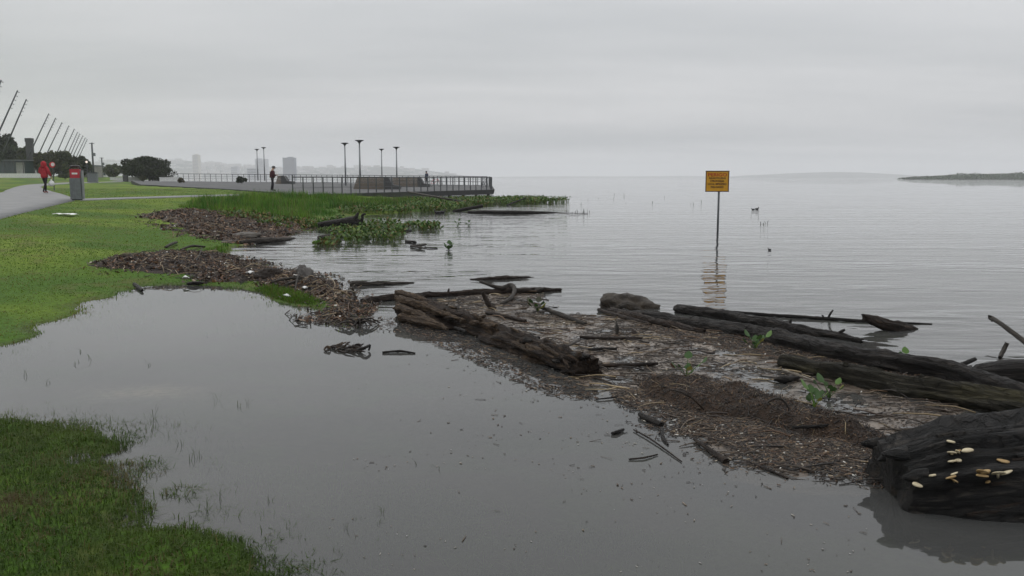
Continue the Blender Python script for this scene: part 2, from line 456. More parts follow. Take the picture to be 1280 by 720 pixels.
# paths: their outlines sink the ground a little, the sheets lie above it
def strip(name, edge_r, edge_l, n, mat, label, cat, lift=0.012, m=8):
    R_ = np.array([tp(*p)[:2] for p in edge_r]); L_ = np.array([tp(*p)[:2] for p in edge_l])
    def dens(A):
        t = np.linspace(0, len(A) - 1, n); i = np.minimum(t.astype(int), len(A) - 2); f = (t - i)[:, None]
        p0 = A[np.maximum(i - 1, 0)]; p1 = A[i]; p2 = A[i + 1]; p3 = A[np.minimum(i + 2, len(A) - 1)]
        return 0.5 * ((2 * p1) + (p2 - p0) * f + (2*p0 - 5*p1 + 4*p2 - p3) * f**2 + (3*p1 - p0 - 3*p2 + p3) * f**3)
    R_, L_ = dens(R_), dens(L_)
    g = np.linspace(0, 1, m)[None, :, None]
    XY = (R_[:, None, :] * (1 - g) + L_[:, None, :] * g).reshape(-1, 2)
    Z = terr(XY[:, 0], XY[:, 1], False) + lift
    V = np.column_stack([XY, Z])
    # skirt
    idx = np.arange(n * m).reshape(n, m)
    F = np.stack([idx[:-1, :-1], idx[1:, :-1], idx[1:, 1:], idx[:-1, 1:]], -1).reshape(-1, 4)
    b = len(V)
    per = np.concatenate([idx[:, 0], idx[-1, 1:], idx[::-1, -1][1:], idx[0, ::-1][1:-1]])
    V2 = V[per].copy(); V2[:, 2] -= 0.15
    V = np.vstack([V, V2]); q = len(per)
    F2 = np.array([[per[i], b + i, b + (i + 1) % q, per[(i + 1) % q]] for i in range(q)])
    o = mesh_np(name, V, np.vstack([F, F2]), mat)
    tag(o, label, cat, kind='structure')
    _paths.append(([tuple(p) for p in np.vstack([R_, L_[::-1]])], 0.07))
    return o
strip('footpath', PATH_R, PATH_L, 90, M_CONC, 'wet grey concrete footpath curving past the red topped bin', 'footpath')
strip('narrow_path', [(100, 250.6), (150, 248.9), (200, 247.3), (250, 245.8), (300, 244.4)], [(100, 248.6), (150, 247.0), (200, 245.5), (250, 244.1), (300, 242.8)], 30, M_CONC,
      'narrow pale concrete strip crossing the lawn behind the reeds', 'footpath', m=4)

def lawn_col(x, y, z):
    a = fbm(x * 0.35, y * 0.35, o=4)[:, None]; b = fbm(x * 2.2 + 40, y * 2.2, o=4)[:, None]
    g1, g2, g3 = np.array([0.050, 0.105, 0.010]), np.array([0.112, 0.165, 0.014]), np.array([0.095, 0.090, 0.028])
    c = g1 * (1 - sst(0.35, 0.65, a)) + g2 * sst(0.35, 0.65, a)
    k = sst(0.56, 0.72, b) * 0.55
    return c * (1 - k) + g3 * k
na, nr = 370, 310
ang = np.concatenate([np.linspace(-80, -36, 30, endpoint=False), np.linspace(-36, 36, na - 60), np.linspace(36, 80, 31)[1:]])
ang = np.radians(ang); na = len(ang)
rad = np.concatenate([[0.6, 1.2, 1.8], np.geomspace(2.3, 60, 220), np.geomspace(62, 2600, nr - 223)])
A, Rr = np.meshgrid(ang, rad)
X, Y = (Rr * np.sin(A)).ravel(), (Rr * np.cos(A)).ravel()
Z = terr(X, Y)
c = lawn_col(X, Y, Z)
mud = np.array([0.060, 0.050, 0.036]) * (1 - .8 * sst(.42, .62, fbm(X * 2.4, Y * 2.4, o=4)))[:, None] + np.array([.05, .085, .02]) * (.8 * sst(.42, .62, fbm(X * 2.4, Y * 2.4, o=4)))[:, None]
k = (1 - sst(-0.02, 0.03, Z))[:, None]
c = c * (1 - k) + mud * k
sp = gp(182, 482, -0.1)                       # pale sand on the shallow bed
ks = np.exp(-(((X - sp[0]) / 0.40) ** 2 + ((Y - sp[1]) / 0.26) ** 2))
c = c * (1 - ks[:, None]) + np.array([0.70, 0.63, 0.50]) * ks[:, None]
idx = np.arange(len(X)).reshape(len(rad), na)
F = np.stack([idx[:-1, :-1], idx[:-1, 1:], idx[1:, 1:], idx[1:, :-1]], -1).reshape(-1, 4)
o = mesh_np('ground', np.column_stack([X, Y, Z]), F, M_TERR, col=c, smooth=True)
tag(o, 'green lawn bank sloping down under the flood water', 'ground', kind='structure')

# ------------------------------------------------------------------ water
POOL = px_poly([(-200, 440), (0, 430), (60, 400), (120, 365), (250, 345), (340, 356), (400, 384), (452, 404), (500, 396), (560, 425), (660, 470), (745, 482), (800, 520), (900, 578), (1000, 608), (1110, 632), (1300, 690), (1500, 760)]) + [(2.5, 1.0), (0, -6), (-12, -6), (-12, 4)]
m, t, out = new_mat('flood_water')
geo = nd(t, 'ShaderNodeTexCoord')
att = nd(t, 'ShaderNodeAttribute', attribute_name='ripple')
mpa = nd(t, 'ShaderNodeMapping'); mpa.inputs['Scale'].default_value = (1.05, 2.5, 1); mpa.inputs['Rotation'].default_value = (0, 0, math.radians(7))
t.links.new(geo.outputs['Object'], mpa.inputs[0])
n1 = nd(t, 'ShaderNodeTexNoise'); n1.inputs['Scale'].default_value = 1.0; n1.inputs['Detail'].default_value = 2.5; n1.inputs['Roughness'].default_value = 0.5; n1.inputs['Distortion'].default_value = 0.3
t.links.new(mpa.outputs[0], n1.inputs['Vector'])
mpb = nd(t, 'ShaderNodeMapping'); mpb.inputs['Scale'].default_value = (0.10, 0.55, 1); mpb.inputs['Rotation'].default_value = (0, 0, math.radians(-5))
t.links.new(geo.outputs['Object'], mpb.inputs[0])
n2 = nd(t, 'ShaderNodeTexNoise'); n2.inputs['Scale'].default_value = 1.0; n2.inputs['Detail'].default_value = 3
t.links.new(mpb.outputs[0], n2.inputs['Vector'])
# calmer and livelier stretches
cal = nd(t, 'ShaderNodeMapRange'); cal.inputs['From Min'].default_value = 0.35; cal.inputs['From Max'].default_value = 0.65; cal.inputs['To Min'].default_value = 0.35; cal.inputs['To Max'].default_value = 1.25
t.links.new(n2.outputs['Fac'], cal.inputs['Value'])
mu = nd(t, 'ShaderNodeMath', operation='MULTIPLY'); t.links.new(cal.outputs[0], mu.inputs[0]); t.links.new(att.outputs['Fac'], mu.inputs[1])
hm = nd(t, 'ShaderNodeMath', operation='MULTIPLY'); t.links.new(n1.outputs['Fac'], hm.inputs[0]); t.links.new(mu.outputs[0], hm.inputs[1])
bp = nd(t, 'ShaderNodeBump'); bp.inputs['Strength'].default_value = 1.0; bp.inputs['Distance'].default_value = 0.032
t.links.new(hm.outputs[0], bp.inputs['Height'])
fr = nd(t, 'ShaderNodeFresnel'); fr.inputs['IOR'].default_value = 1.37
t.links.new(bp.outputs[0], fr.inputs['Normal'])
gl = nd(t, 'ShaderNodeBsdfGlossy'); gl.inputs['Roughness'].default_value = 0.02; gl.inputs['Color'].default_value = (1, 1, 1, 1)
t.links.new(bp.outputs[0], gl.inputs['Normal'])
df = nd(t, 'ShaderNodeBsdfDiffuse'); df.inputs['Color'].default_value = (0.096, 0.097, 0.094, 1)
tr = nd(t, 'ShaderNodeBsdfTransparent'); tr.inputs['Color'].default_value = (0.72, 0.69, 0.60, 1)
m1 = nd(t, 'ShaderNodeMixShader'); m1.inputs[0].default_value = 0.48
t.links.new(df.outputs[0], m1.inputs[1]); t.links.new(tr.outputs[0], m1.inputs[2])
m2 = nd(t, 'ShaderNodeMixShader')
t.links.new(fr.outputs[0], m2.inputs[0]); t.links.new(m1.outputs[0], m2.inputs[1]); t.links.new(gl.outputs[0], m2.inputs[2])
t.links.new(m2.outputs[0], out.inputs['Surface'])
M_WATER = m
ang = np.radians(np.linspace(-180, 180, 361)[:-1]); rad = np.concatenate([[0.3], np.geomspace(1.0, 60, 150), np.geomspace(63, 9000, 60)])
A, Rr = np.meshgrid(ang, rad)
X, Y = (Rr * np.sin(A)).ravel(), (Rr * np.cos(A)).ravel()
rip = 1 - 0.982 * sst(-0.5, 0.5, sdf(POOL, X, Y))
V = np.column_stack([X, Y, np.zeros_like(X)])
na = len(ang); idx = np.arange(len(X)).reshape(len(rad), na); nx = np.roll(idx, -1, 1)
F = np.stack([idx[:-1], nx[:-1], nx[1:], idx[1:]], -1).reshape(-1, 4)
V = np.vstack([V, [[0, 0, 0]]]); rip = np.append(rip, 0.03)
Fl = np.vstack([F, np.column_stack([nx[0], idx[0], np.full(na, len(V) - 1), np.full(na, len(V) - 1)])])
o = mesh_np('river', V, F, M_WATER, vec={'ripple': rip}, smooth=True)
tag(o, 'grey brown flood water of the river out to the horizon', 'river', kind='structure')

# ------------------------------------------------------------------ far hills, shores, city
def ridge(name, prof, D, depth, mat, label, cat, dens=6):
    xs = np.array([p[0] for p in prof], float); ys = np.array([p[1] for p in prof], float)
    px = np.arange(xs[0], xs[-1] + 0.01, 1.0 / dens * 4); hy = np.interp(px, xs, ys)
    n = len(px); rows = 9
    V = []
    for j in range(rows):
        u = j / (rows - 1)
        Yj = D - depth * (1 - u)
        prof_u = math.sin(u * math.pi / 2) ** 1.3
        top = EYE + (HOR - hy) / FPX * D
        X_ = (px - 640) / FPX * D
        nz = (vnoise(X_ * 0.012, np.full(n, Yj * 0.006)) - 0.5) * 14 * (1 - u) * u * 4
        V.append(np.column_stack([X_, np.full(n, Yj), np.maximum(-0.5, (top + 0.5) * prof_u - 0.5 + nz * (top / 60))]))
    idx = np.arange(rows * n).reshape(rows, n)
    F = np.stack([idx[:-1, :-1], idx[:-1, 1:], idx[1:, 1:], idx[1:, :-1]], -1).reshape(-1, 4)
    V = np.vstack(V)
    back = V[idx[-1]].copy(); back[:, 1] += depth * 0.3; back[:, 2] = -0.5
    b = len(V); V = np.vstack([V, back]); bi = np.arange(b, b + n)
    F = np.vstack([F, np.stack([idx[-1, :-1], idx[-1, 1:], bi[1:], bi[:-1]], -1)])
    return tag(mesh_np(name, V, F, mat, smooth=True), label, cat, kind='structure')
M_HILL = mat_noise('wooded_hill', (0.035, 0.05, 0.03), (0.10, 0.105, 0.085), 0.012, 0.95, 0.1)
ridge('hill', [(-60, 212), (40, 208), (110, 204), (150, 205), (190, 202), (215, 200), (235, 201), (260, 204), (285, 206), (305, 208), (335, 211), (370, 211.5), (400, 210.5), (430, 209.5), (455, 210.3), (487, 208.5), (505, 210),
               (530, 212.5), (555, 216), (578, 219.3), (600, 221.2), (612, 221.9)], 4200, 900, M_HILL, 'long hazy hill behind the city across the bay', 'hill')
ridge('hill', [(896, 221.9), (925, 219.6), (955, 218.2), (990, 216.4), (1030, 215.2), (1065, 215.6), (1095, 217.6), (1120, 219.6), (1160, 220.4), (1300, 220.8)], 5200, 700, M_HILL,
      'faint far hill on the horizon right of the yellow sign', 'hill')
ridge('shore', [(560, 221.8), (640, 220.9), (700, 220.4), (780, 220.6), (860, 219.9), (930, 220.8), (990, 221.6)], 6200, 500, M_HILL, 'faint low shore along the horizon behind the yellow sign', 'shore')

def leaves(n, cen, size, pos, colr, jitter=0.35, up=0.3):
    """quads of random orientation at pos (n,3); returns V, F, C"""
    nrm = RNG.normal(size=(n, 3)); nrm[:, 2] += up; nrm /= np.linalg.norm(nrm, axis=1)[:, None]
    t1 = np.cross(nrm, RNG.normal(size=(n, 3))); t1 /= np.linalg.norm(t1, axis=1)[:, None] + 1e-9
    t2 = np.cross(nrm, t1)
    s = size * (1 + jitter * RNG.normal(size=n)).clip(0.4, 2)
    a = t1 * s[:, None]; b = t2 * (s * 0.6)[:, None]
    V = np.stack([pos - a, pos - b, pos + a, pos + b], 1).reshape(-1, 3)
    F = np.arange(4 * n).reshape(-1, 4)
    return V, F, np.repeat(colr, 4, axis=0)

# wooded island on the right
prof = [(1132, 222), (1142, 220.6), (1154, 219.0), (1175, 217.9), (1200, 216.8), (1225, 216.2), (1250, 215.6), (1280, 215.4), (1330, 215.0), (1420, 214.5), (1560, 218)]
D = 820.0
ri = ridge('island', [(x, min(y + 1.2, 222.3)) for x, y in prof], D + 30, 60, mat_noise('island_scrub', (0.02, 0.028, 0.014), (0.045, 0.06, 0.025), 0.05, 0.95, 0.1), 'dark wooded island on the right of the horizon', 'island', dens=8)
n = 16000
px = RNG.uniform(1134, 1560, n)
hy = np.interp(px, [p[0] for p in prof], [p[1] for p in prof])
clump = fbm(px * 0.16, px * 0 + 3, o=3)
Hh = (HOR - hy) / FPX * D + 1.6
dep = RNG.uniform(-40, 30, n)
Xl = (px - 640) / FPX * D
Zl = Hh * (0.55 + 0.8 * clump) * RNG.beta(2.2, 1.0, n) * np.clip(1 - np.abs(dep + 2) / 60, 0.3, 1)
c = np.array([0.034, 0.062, 0.018]) * RNG.uniform(0.6, 1.6, (n, 1))
V, F, C = leaves(n, None, .8, np.column_stack([Xl, D + dep, Zl.clip(0.2)]), c)
tag(mesh_np('island_trees', V, F, M_LEAF, col=C), 'dense dark trees covering the far island', 'trees', kind='stuff')

hp = [(-60, 212), (40, 208), (110, 204), (190, 202), (215, 200), (260, 204), (305, 208), (370, 211.5), (430, 209.5), (487, 208.5), (530, 212.5), (578, 219.3)]
hb = MB()
for k in range(260):
    px = RNG.uniform(100, 570) if k < 150 else RNG.uniform(230, 400); u = RNG.uniform(.12, .92)
    top = EYE + (HOR - np.interp(px, [q[0] for q in hp], [q[1] for q in hp])) / FPX * 4200
    Yh = 4200 - 900 * (1 - u); z = max((top + .5) * math.sin(u * math.pi / 2) ** 1.3 - 3, 0); hh = RNG.uniform(8, 16)
    hb.box(((px - 640) / FPX * 4200, Yh, z + hh / 2), (RNG.uniform(12, 40), 12, hh))
tag(hb.build('hillside_houses', mat_noise('far_walls', (.30, .29, .27), (.62, .60, .57), .006, .9, .2)), 'pale specks of houses scattered over the hazy hill', 'houses', kind='stuff')
# city blocks across the bay
M_FARW = mat_noise('far_concrete', (0.30, 0.31, 0.34), (0.42, 0.42, 0.45), 0.05, 0.9, 0.2)
M_FARB = mat_noise('far_beige', (0.42, 0.39, 0.32), (0.52, 0.48, 0.40), 0.05, 0.9, 0.2)
M_FARD = mat_noise('far_dark', (0.07, 0.085, 0.13), (0.11, 0.125, 0.17), 0.05, 0.9, 0.2)
M_FARG = flat('far_window', (0.06, 0.075, 0.09), 0.4)
def tower(name, x0, x1, ytop, D, mat, label, extra=None, floors=8, cat='building', depth=26):
    a, b = gd(x0, HOR, D), gd(x1, HOR, D)
    w = b[0] - a[0]; h = (HOR - ytop) / FPX * D
    e = empty(name, ((a[0] + b[0]) / 2, D, 0), label=label, cat=cat, group='far city buildings')
    MB().box((0, depth / 2, h / 2), (w, depth, h)).build('wall', mat, e)
    MB().box((0, depth / 2, h + 0.6), (w * 1.02, depth * 1.02, 1.2)).build('roof', mat, e)
    if extra:
        MB().box((extra[0] * w, depth / 2, h + 1.2 + extra[2] / 2), (w * extra[1], depth * 0.6, extra[2])).build('rooftop_block', mat, e)
    for k in range(floors):
        z = h * (k + 0.6) / floors
        MB().box((0, -0.3, z), (w * 0.9, 0.5, h / floors * 0.38)).build('window_band', M_FARG if k % 1 == 0 else mat, e)
    return e
tower('tower_block', 354, 368, 197.3, 2300, M_FARD, 'blue grey slab tower in the haze right of the lamp pair', (0.1, 0.4, 2.5), 14)
tower('tower_block', 319.5, 334, 199, 3100, M_FARW, 'pale tower in the haze behind the two slim lamps', (-0.2, 0.4, 3), 14)
tower('tower_block', 241.5, 248.5, 194, 3000, M_FARB, 'slim beige tower standing alone on the hazy hill', (0, 0.5, 3), 16)
tower('low_building', 309, 321, 210.5, 2300, M_FARW, 'long low white building left of the pale tower', None, 4)
tower('low_building', 336.5, 345, 213.5, 2600, M_FARB, 'low beige building between the two hazy towers', None, 3)
tower('low_building', 289, 297, 208.5, 2900, M_FARW, 'small white block left of the low white building', (0.1, 0.4, 3), 5)

# ------------------------------------------------------------------ promenade platform over the water
e = tag(empty('promenade', (0, 0, 0)), 'grey paved riverside platform with a dark edge on piles', 'promenade', kind='structure')
pd = [np.array(p) for p in DECK]
top = [(p[0], p[1], deck_z(p[0], p[1])) for p in pd]
V = top + [(x, y, z - 0.10) for x, y, z in top]
n = len(top)
mesh_np('paving', V, [list(range(n))] + [list(range(n, 2 * n))[::-1]] + [[i, i + n, (i + 1) % n + n, (i + 1) % n] for i in range(n)], M_PAVE, parent=e)
cen = np.mean(pd, 0)
V = []
for q, (x, y, z) in enumerate(top):
    d = (np.array([x, y]) - cen); d = d / np.linalg.norm(d) * 0.12
    V += [(x + d[0], y + d[1], z - 0.03)]
for q, (x, y, z) in enumerate(top):
    V += [(x, y, z - 0.42)]
mesh_np('edge_beam', V, [[i, i + n, (i + 1) % n + n, (i + 1) % n] for i in range(n)] + [list(range(n, 2 * n))[::-1]], M_DARKCONC, parent=e)
FA, FB, BB = pd[5], pd[6], pd[7]
for k in range(9):
    u = 0.30 + 0.69 * k / 8
    p = FA * (1 - u) + FB * u + np.array([-0.35, 0.25])
    MB().tube([(p[0], p[1], -1.0), (p[0], p[1], deck_z(*p) - 0.40)], 0.13, 10).build('pile', M_DARKCONC, e)
for k in range(4):
    u = 0.1 + 0.25 * k
    p = FB * (1 - u) + BB * u + np.array([-0.5, 0])
    MB().tube([(p[0], p[1], -1.0), (p[0], p[1], deck_z(*p) - 0.40)], 0.13, 10).build('pile', M_DARKCONC, e)

def railing(pts, n, label, h=1.1, first_tall=False, r=0.032):
    pts = [np.array(p[:2], float) for p in pts]
    seg = [np.linalg.norm(b - a) for a, b in zip(pts, pts[1:])]; L = sum(seg)
    def at(s):
        for a, b, l in zip(pts, pts[1:], seg):
            if s <= l + 1e-6: return a + (b - a) * (s / l)
            s -= l
        return pts[-1]
    o0 = at(0)
    e = empty('railing', (o0[0], o0[1], deck_z(*o0)), label=label, cat='railing', group='railings of the river platform')
    loc = np.array([o0[0], o0[1], deck_z(*o0)])
    for k in range(n):
        p = at(L * k / (n - 1)); z = deck_z(*p)
        hh = h + (0.16 if first_tall and k == 0 else 0)
        b = MB().box((p[0] - loc[0], p[1] - loc[1], z - loc[2] + hh / 2 - 0.1), (0.07, 0.07, hh + 0.2), math.radians(24))
        b.build('post', M_STEEL, e)
    for zz_, rr, nm in ((h, 0.038, 'handrail'), (h * 0.68, 0.014, 'wire'), (h * 0.38, 0.014, 'wire')):
        MB().tube([(p[0] - loc[0], p[1] - loc[1], deck_z(*p) - loc[2] + zz_) for p in pts], rr, 8).build(nm, M_STEEL, e)
    return e
ins = np.array([-0.18, 0.12])
railing([FA + ins, FB + ins], 28, 'dark steel railing along the near edge of the platform, above the reeds', 1.12, True)
railing([FB + ins + [-0.1, 0.9], BB + [-0.3, -0.4]], 14, 'dark steel railing across the far right end of the platform', 1.12)
railing([BB + [-0.5, -0.5], pd[8] + [0, -0.6], pd[9] + [0, -0.6], pd[10] + [6.0, -0.9]], 62, 'long dark steel railing along the far edge of the platform', 1.12)

# ================================================================== THINGS ON THE PLATFORM
def on_deck(px, py):
    return deck_px(px, py)
def lamp(px, ybase, ytop, label):
    p = on_deck(px, ybase)
    h = (ybase - ytop) / FPX * p[1]
    e = empty('street_lamp', p, label=label, cat='street lamp', group='lamps of the river platform')
    MB().lathe((0, 0, 0), [(0.16, 0), (0.16, 0.04), (0.07, 0.06)], 12).build('base', M_GALV, e)
    MB().tube([(0, 0, 0.05), (0, 0, h * 0.45), (0, 0, h - 0.32)], [0.10, 0.085, 0.065], 12).build('pole', M_GALV, e, True)
    MB().lathe((0, 0, h - 0.34), [(0.07, 0), (0.10, 0.08), (0.22, 0.20), (0.42, 0.27), (0.44, 0.31), (0.30, 0.34), (0.0, 0.35)], 20).build('lamp_head', M_BLACK, e, True)
lamp(322.5, 225.6, 187.0, 'slim lamp with funnel head, left of the two in front of the pale tower')
lamp(331.0, 226.0, 184.8, 'slim lamp with funnel head, right of the two in front of the pale tower')
lamp(432.2, 232.4, 179.5, 'lamp with funnel head left of the big boarded bench')
lamp(450.5, 235.0, 176.2, 'tallest lamp with funnel head, at the big boarded bench')
lamp(477.6, 228.5, 186.8, 'lamp with funnel head rising behind the middle of the benches')
lamp(496.2, 231.5, 184.4, 'lamp with funnel head above the right boarded bench')

def bench(x0, x1, ybase, ytop, step_to, label, yaw=0.0):
    """boarded wedge shaped bench: raked ends, a dark stepped seat at its right end"""
    a, b = on_deck(x0, ybase), on_deck(x1, ybase)
    D = a[1]; w = (x1 - x0) / FPX * D; h = (ybase - ytop) / FPX * D; s = (step_to - x1) / FPX * D
    e = empty('bench', a, yaw, label=label, cat='bench', group='boarded wedge benches')
    dp = 1.5; nb = 6
    for k in range(nb):                       # boards of the raked face
        z0, z1 = h * k / nb, h * (k + 1) / nb - 0.012
        o0, o1 = 0.32 * z0 / h, 0.32 * z1 / h
        V = [(o0, o0, z0), (w - o0 * 0.3, o0, z0), (w - o1 * 0.3, o1, z1), (o1, o1, z1)]
        V += [(x, dp - y, z) for x, y, z in V]
        mesh_np('board', V, [[0,1,2,3], [5,4,7,6], [4,0,3,7], [1,5,6,2], [3,2,6,7], [4,5,1,0]], M_BENCH, parent=e)
    V = [(0, 0), (s, 0), (s, h * 0.28), (s * 0.50, h * 0.34), (s * 0.32, h * 0.85), (s * 0.18, h), (0.0, h)]
    V3 = [(w - 0.05 + x, y, z) for y in (0.1, dp - 0.1) for x, z in V]; n = len(V)
    mesh_np('seat', V3, [list(range(n)), list(range(n, 2*n))[::-1]] + [[i, i + n, (i+1) % n + n, (i+1) % n][::-1] for i in range(n)], M_DARKCONC, parent=e)
bench(441.5, 481, 236.4, 221.2, 499.5, 'big boarded bench with a dark step, nearest the railing')
bench(487, 522, 233.4, 222.3, 537, 'long boarded bench behind the big one, bicycle at its right end')
bench(344.0, 351.5, 229.8, 219.6, 366, 'short boarded bench with a dark step beside the man in maroon')

def bicycle(p, yaw, label, mcol, rz=0.33):
    e = empty('bicycle', p, yaw, label=label, cat='bicycle')
    for x in (-0.52, 0.52):
        w = MB()
        pts = [(x + rz * math.cos(a), 0, rz + rz * math.sin(a)) for a in np.linspace(0, 2 * math.pi, 25)]
        w.tube(pts, 0.022, 6, False)
        wo_ = w.build('wheel', M_BLACK, e, True)
        s = MB()
        for k in range(8):
            a = math.pi * k / 8
            s.tube([(x - rz * math.cos(a), 0, rz - rz * math.sin(a)), (x + rz * math.cos(a), 0, rz + rz * math.sin(a))], 0.003, 4)
        s.build('spokes', M_GALV, wo_)
    f = MB()
    BBk, ST, HT, RA, FAx = (-0.08, 0, 0.30), (-0.22, 0, 0.78), (0.34, 0, 0.82), (-0.52, 0, rz), (0.52, 0, rz)
    for a, b in ((BBk, ST), (ST, HT), (BBk, HT), (BBk, RA), (ST, RA), (HT, FAx)):
        f.tube([a, b], 0.022, 6)
    f.build('frame', mcol, e)
    MB().tube([HT, (0.30, 0, 0.98)], 0.015, 6).tube([(0.27, -0.27, 1.0), (0.32, 0, 0.98), (0.27, 0.27, 1.0)], 0.014, 6).build('handlebar', M_BLACK, e)
    MB().tube([ST, (-0.25, 0, 0.9)], 0.014, 6).build('seat_post', M_GALV, e)
    MB().box((-0.27, 0, 0.93), (0.26, 0.13, 0.05)).build('saddle', M_BLACK, e)
    MB().tube([(-0.08, -0.09, 0.16), (-0.08, -0.06, 0.3), (-0.08, 0.06, 0.3), (-0.08, 0.09, 0.44)], 0.012, 6).build('cranks', M_GALV, e)
bicycle(on_deck(544.0, 233.0), math.radians(-14), 'red framed bicycle parked beside the boarded bench', M_RED)
bicycle(on_deck(606.0, 234.6), math.radians(70), 'dark bicycle leaning by the railing near the platform end', M_STEEL)

# ------------------------------------------------------------------ people
def skin_mesh(name, joints, edges, radii, mat, parent, root=0, sub=2, fcol=None):
    me = bpy.data.meshes.new(name)
    me.from_pydata([tuple(j) for j in joints], edges, [])
    o = bpy.data.objects.new(name, me); COL.objects.link(o)
    md = o.modifiers.new('skin', 'SKIN'); md.use_smooth_shade = True
    sv = me.skin_vertices[0].data
    for i, r in enumerate(radii):
        sv[i].radius = r if isinstance(r, tuple) else (r, r)
        sv[i].use_root = (i == root)
    ss = o.modifiers.new('sub', 'SUBSURF'); ss.levels = sub; ss.render_levels = sub
    dg = bpy.context.evaluated_depsgraph_get(); dg.update()
    em = bpy.data.meshes.new_from_object(o.evaluated_get(dg))
    em.name = name
    em.materials.clear()
    mats = mat if isinstance(mat, list) else [mat]
    for mm in mats: em.materials.append(mm)
    bpy.data.objects.remove(o); bpy.data.meshes.remove(me)
    if fcol:
        for p in em.polygons: p.material_index = fcol(p.center)
    o2 = bpy.data.objects.new(name, em)
    return link(o2, parent)
M_SKIN = flat('skin', (0.38, 0.24, 0.17), 0.5)
M_HAIR = flat('dark_hair', (0.02, 0.016, 0.013), 0.5)
M_SHOE = flat('dark_shoe', (0.03, 0.03, 0.032), 0.5)
def cloth(name, c): return mat_noise(name, tuple(x * 0.7 for x in c), tuple(min(1, x * 1.15) for x in c), 9.0, 0.85, 0.2, bump=0.35, bscale=14, dist=0.03)
def person(p, yaw, h, label, top_m, leg_m, shoe_m=None, stride=0.22, armL=None, armR=None, head_tilt=0.0, hood=False, cap=None, long_coat=0.0, seated=False):
    """faces local +Y; every limb tapers, one continuous body, coat and headwear as children"""
    s = h / 1.72
    e = empty('person', p, yaw, label=label, cat='person')
    st = stride
    J = [(0, 0, .96), (0, .0, 1.12), (0, .01, 1.30), (0, .0, 1.44), (0, .01 + head_tilt * .3, 1.52), (0, .03 + head_tilt, 1.60), (0, .035 + head_tilt * 1.1, 1.68)]
    E = [(0, 1), (1, 2), (2, 3), (3, 4), (4, 5), (5, 6)]
    Rd = [(.155, .115), (.14, .10), (.165, .11), (.10, .075), .055, (.078, .095), (.065, .08)]
    def limb(base, pts, rr):
        i0 = base
        for q, r in zip(pts, rr):
            J.append(q); Rd.append(r); E.append((i0, len(J) - 1)); i0 = len(J) - 1
        return i0
    aL = armL or [(-.19, 0, 1.40), (-.25, -.02, 1.14), (-.26, .06, .90), (-.26, .09, .80)]
    aR = armR or [(.19, 0, 1.40), (.25, -.02, 1.14), (.26, .06, .90), (.26, .09, .80)]
    for a in (aL, aR):
        w = limb(3, a, [.062, .048, .034, .036])
        hand = np.array(J[w]); d = np.array(a[-1]) - np.array(a[-2]); d = d / np.linalg.norm(d)
        for k in range(4):
            o_ = np.array([0, (k - 1.5) * .018, 0]); L = (.075, .085, .08, .06)[k]
            limb(w, [tuple(hand + o_ + d * .045), tuple(hand + o_ + d * (.045 + L * .6)), tuple(hand + o_ * 0.9 + d * (.04 + L))], [.011, .009, .008])
        limb(w, [tuple(hand + np.array([0, .035, 0]) + d * .01), tuple(hand + np.array([0, .048, 0]) + d * .045)], [.012, .009])
    if seated:
        legs = [[(-.10, 0, .90), (-.12, .42, .92), (-.12, .46, .52), (-.12, .60, .47)], [(.10, 0, .90), (.12, .42, .92), (.12, .44, .52), (.12, .58, .47)]]
    else:
        legs = [[(-.095, 0, .88), (-.105, st * .55, .50), (-.105, st * .6 - .02, .09), (-.115, st * .6 + .15, .045)],
                [(.095, 0, .88), (.105, -st * .30, .50), (.105, -st * .75 - .06, .10), (.115, -st * .75 + .10, .045)]]
    for l in legs:
        limb(0, l, [.088, .062, .045, .040])
    J = [tuple(np.array(j) * s) for j in J]; Rd = [tuple(np.array(r) * s) if isinstance(r, tuple) else r * s for r in Rd]
    def fc(c):
        z = c.z / s
        if z > 1.47: return 0
        if seated: return 1
        if abs(c.x / s) > .2: return 0
        return 2 if z < .10 else (1 if z < 1.05 else 0)
    skin_mesh('body', J, E, Rd, [M_SKIN, leg_m, shoe_m or M_SHOE], e, fcol=fc)
    # coat or jumper: torso and sleeves, ends at hem and cuffs
    lo = .96 - long_coat
    CJ = [(0, 0, lo), (0, 0, 1.02), (0, .01, 1.28), (0, 0, 1.43)]
    CE = [(0, 1), (1, 2), (2, 3)]
    CR = [(.235, .18), (.215, .165), (.225, .16), (.115, .09)]
    for a in (aL, aR):
        i0 = 3
        for q, r in zip(a[:3], (.092, .08, .062)):
            CJ.append(q); CR.append(r); CE.append((i0, len(CJ) - 1)); i0 = len(CJ) - 1
    skin_mesh('coat', [tuple(np.array(j) * s) for j in CJ], CE, [tuple(np.array(r) * s) if isinstance(r, tuple) else r * s for r in CR], top_m, e)
    hc = np.array([0, .03 + head_tilt, 1.63]) * s
    if hood:
        MB().lathe((hc[0], hc[1] - .035 * s, hc[2] - .20 * s), [(.16*s, 0), (.145*s, .10*s), (.15*s, .20*s), (.125*s, .29*s), (.07*s, .34*s), (.0, .355*s)], 18).build('hood', top_m, e, True)
    elif cap:
        MB().lathe((hc[0], hc[1], hc[2] + .02 * s), [(.105*s, 0), (.105*s, .05*s), (.085*s, .10*s), (.03*s, .125*s), (0, .127*s)], 16).box((hc[0], hc[1] + .13 * s, hc[2] + .03 * s), (.15 * s, .12 * s, .015)).build('cap', cap, e, True)
    else:
        MB().lathe((hc[0], hc[1] - .018 * s, hc[2] - .05 * s), [(.085*s, 0), (.10*s, .06*s), (.098*s, .12*s), (.07*s, .165*s), (0, .18*s)], 16).build('hair', M_HAIR, e, True)
    # face
    f = MB()
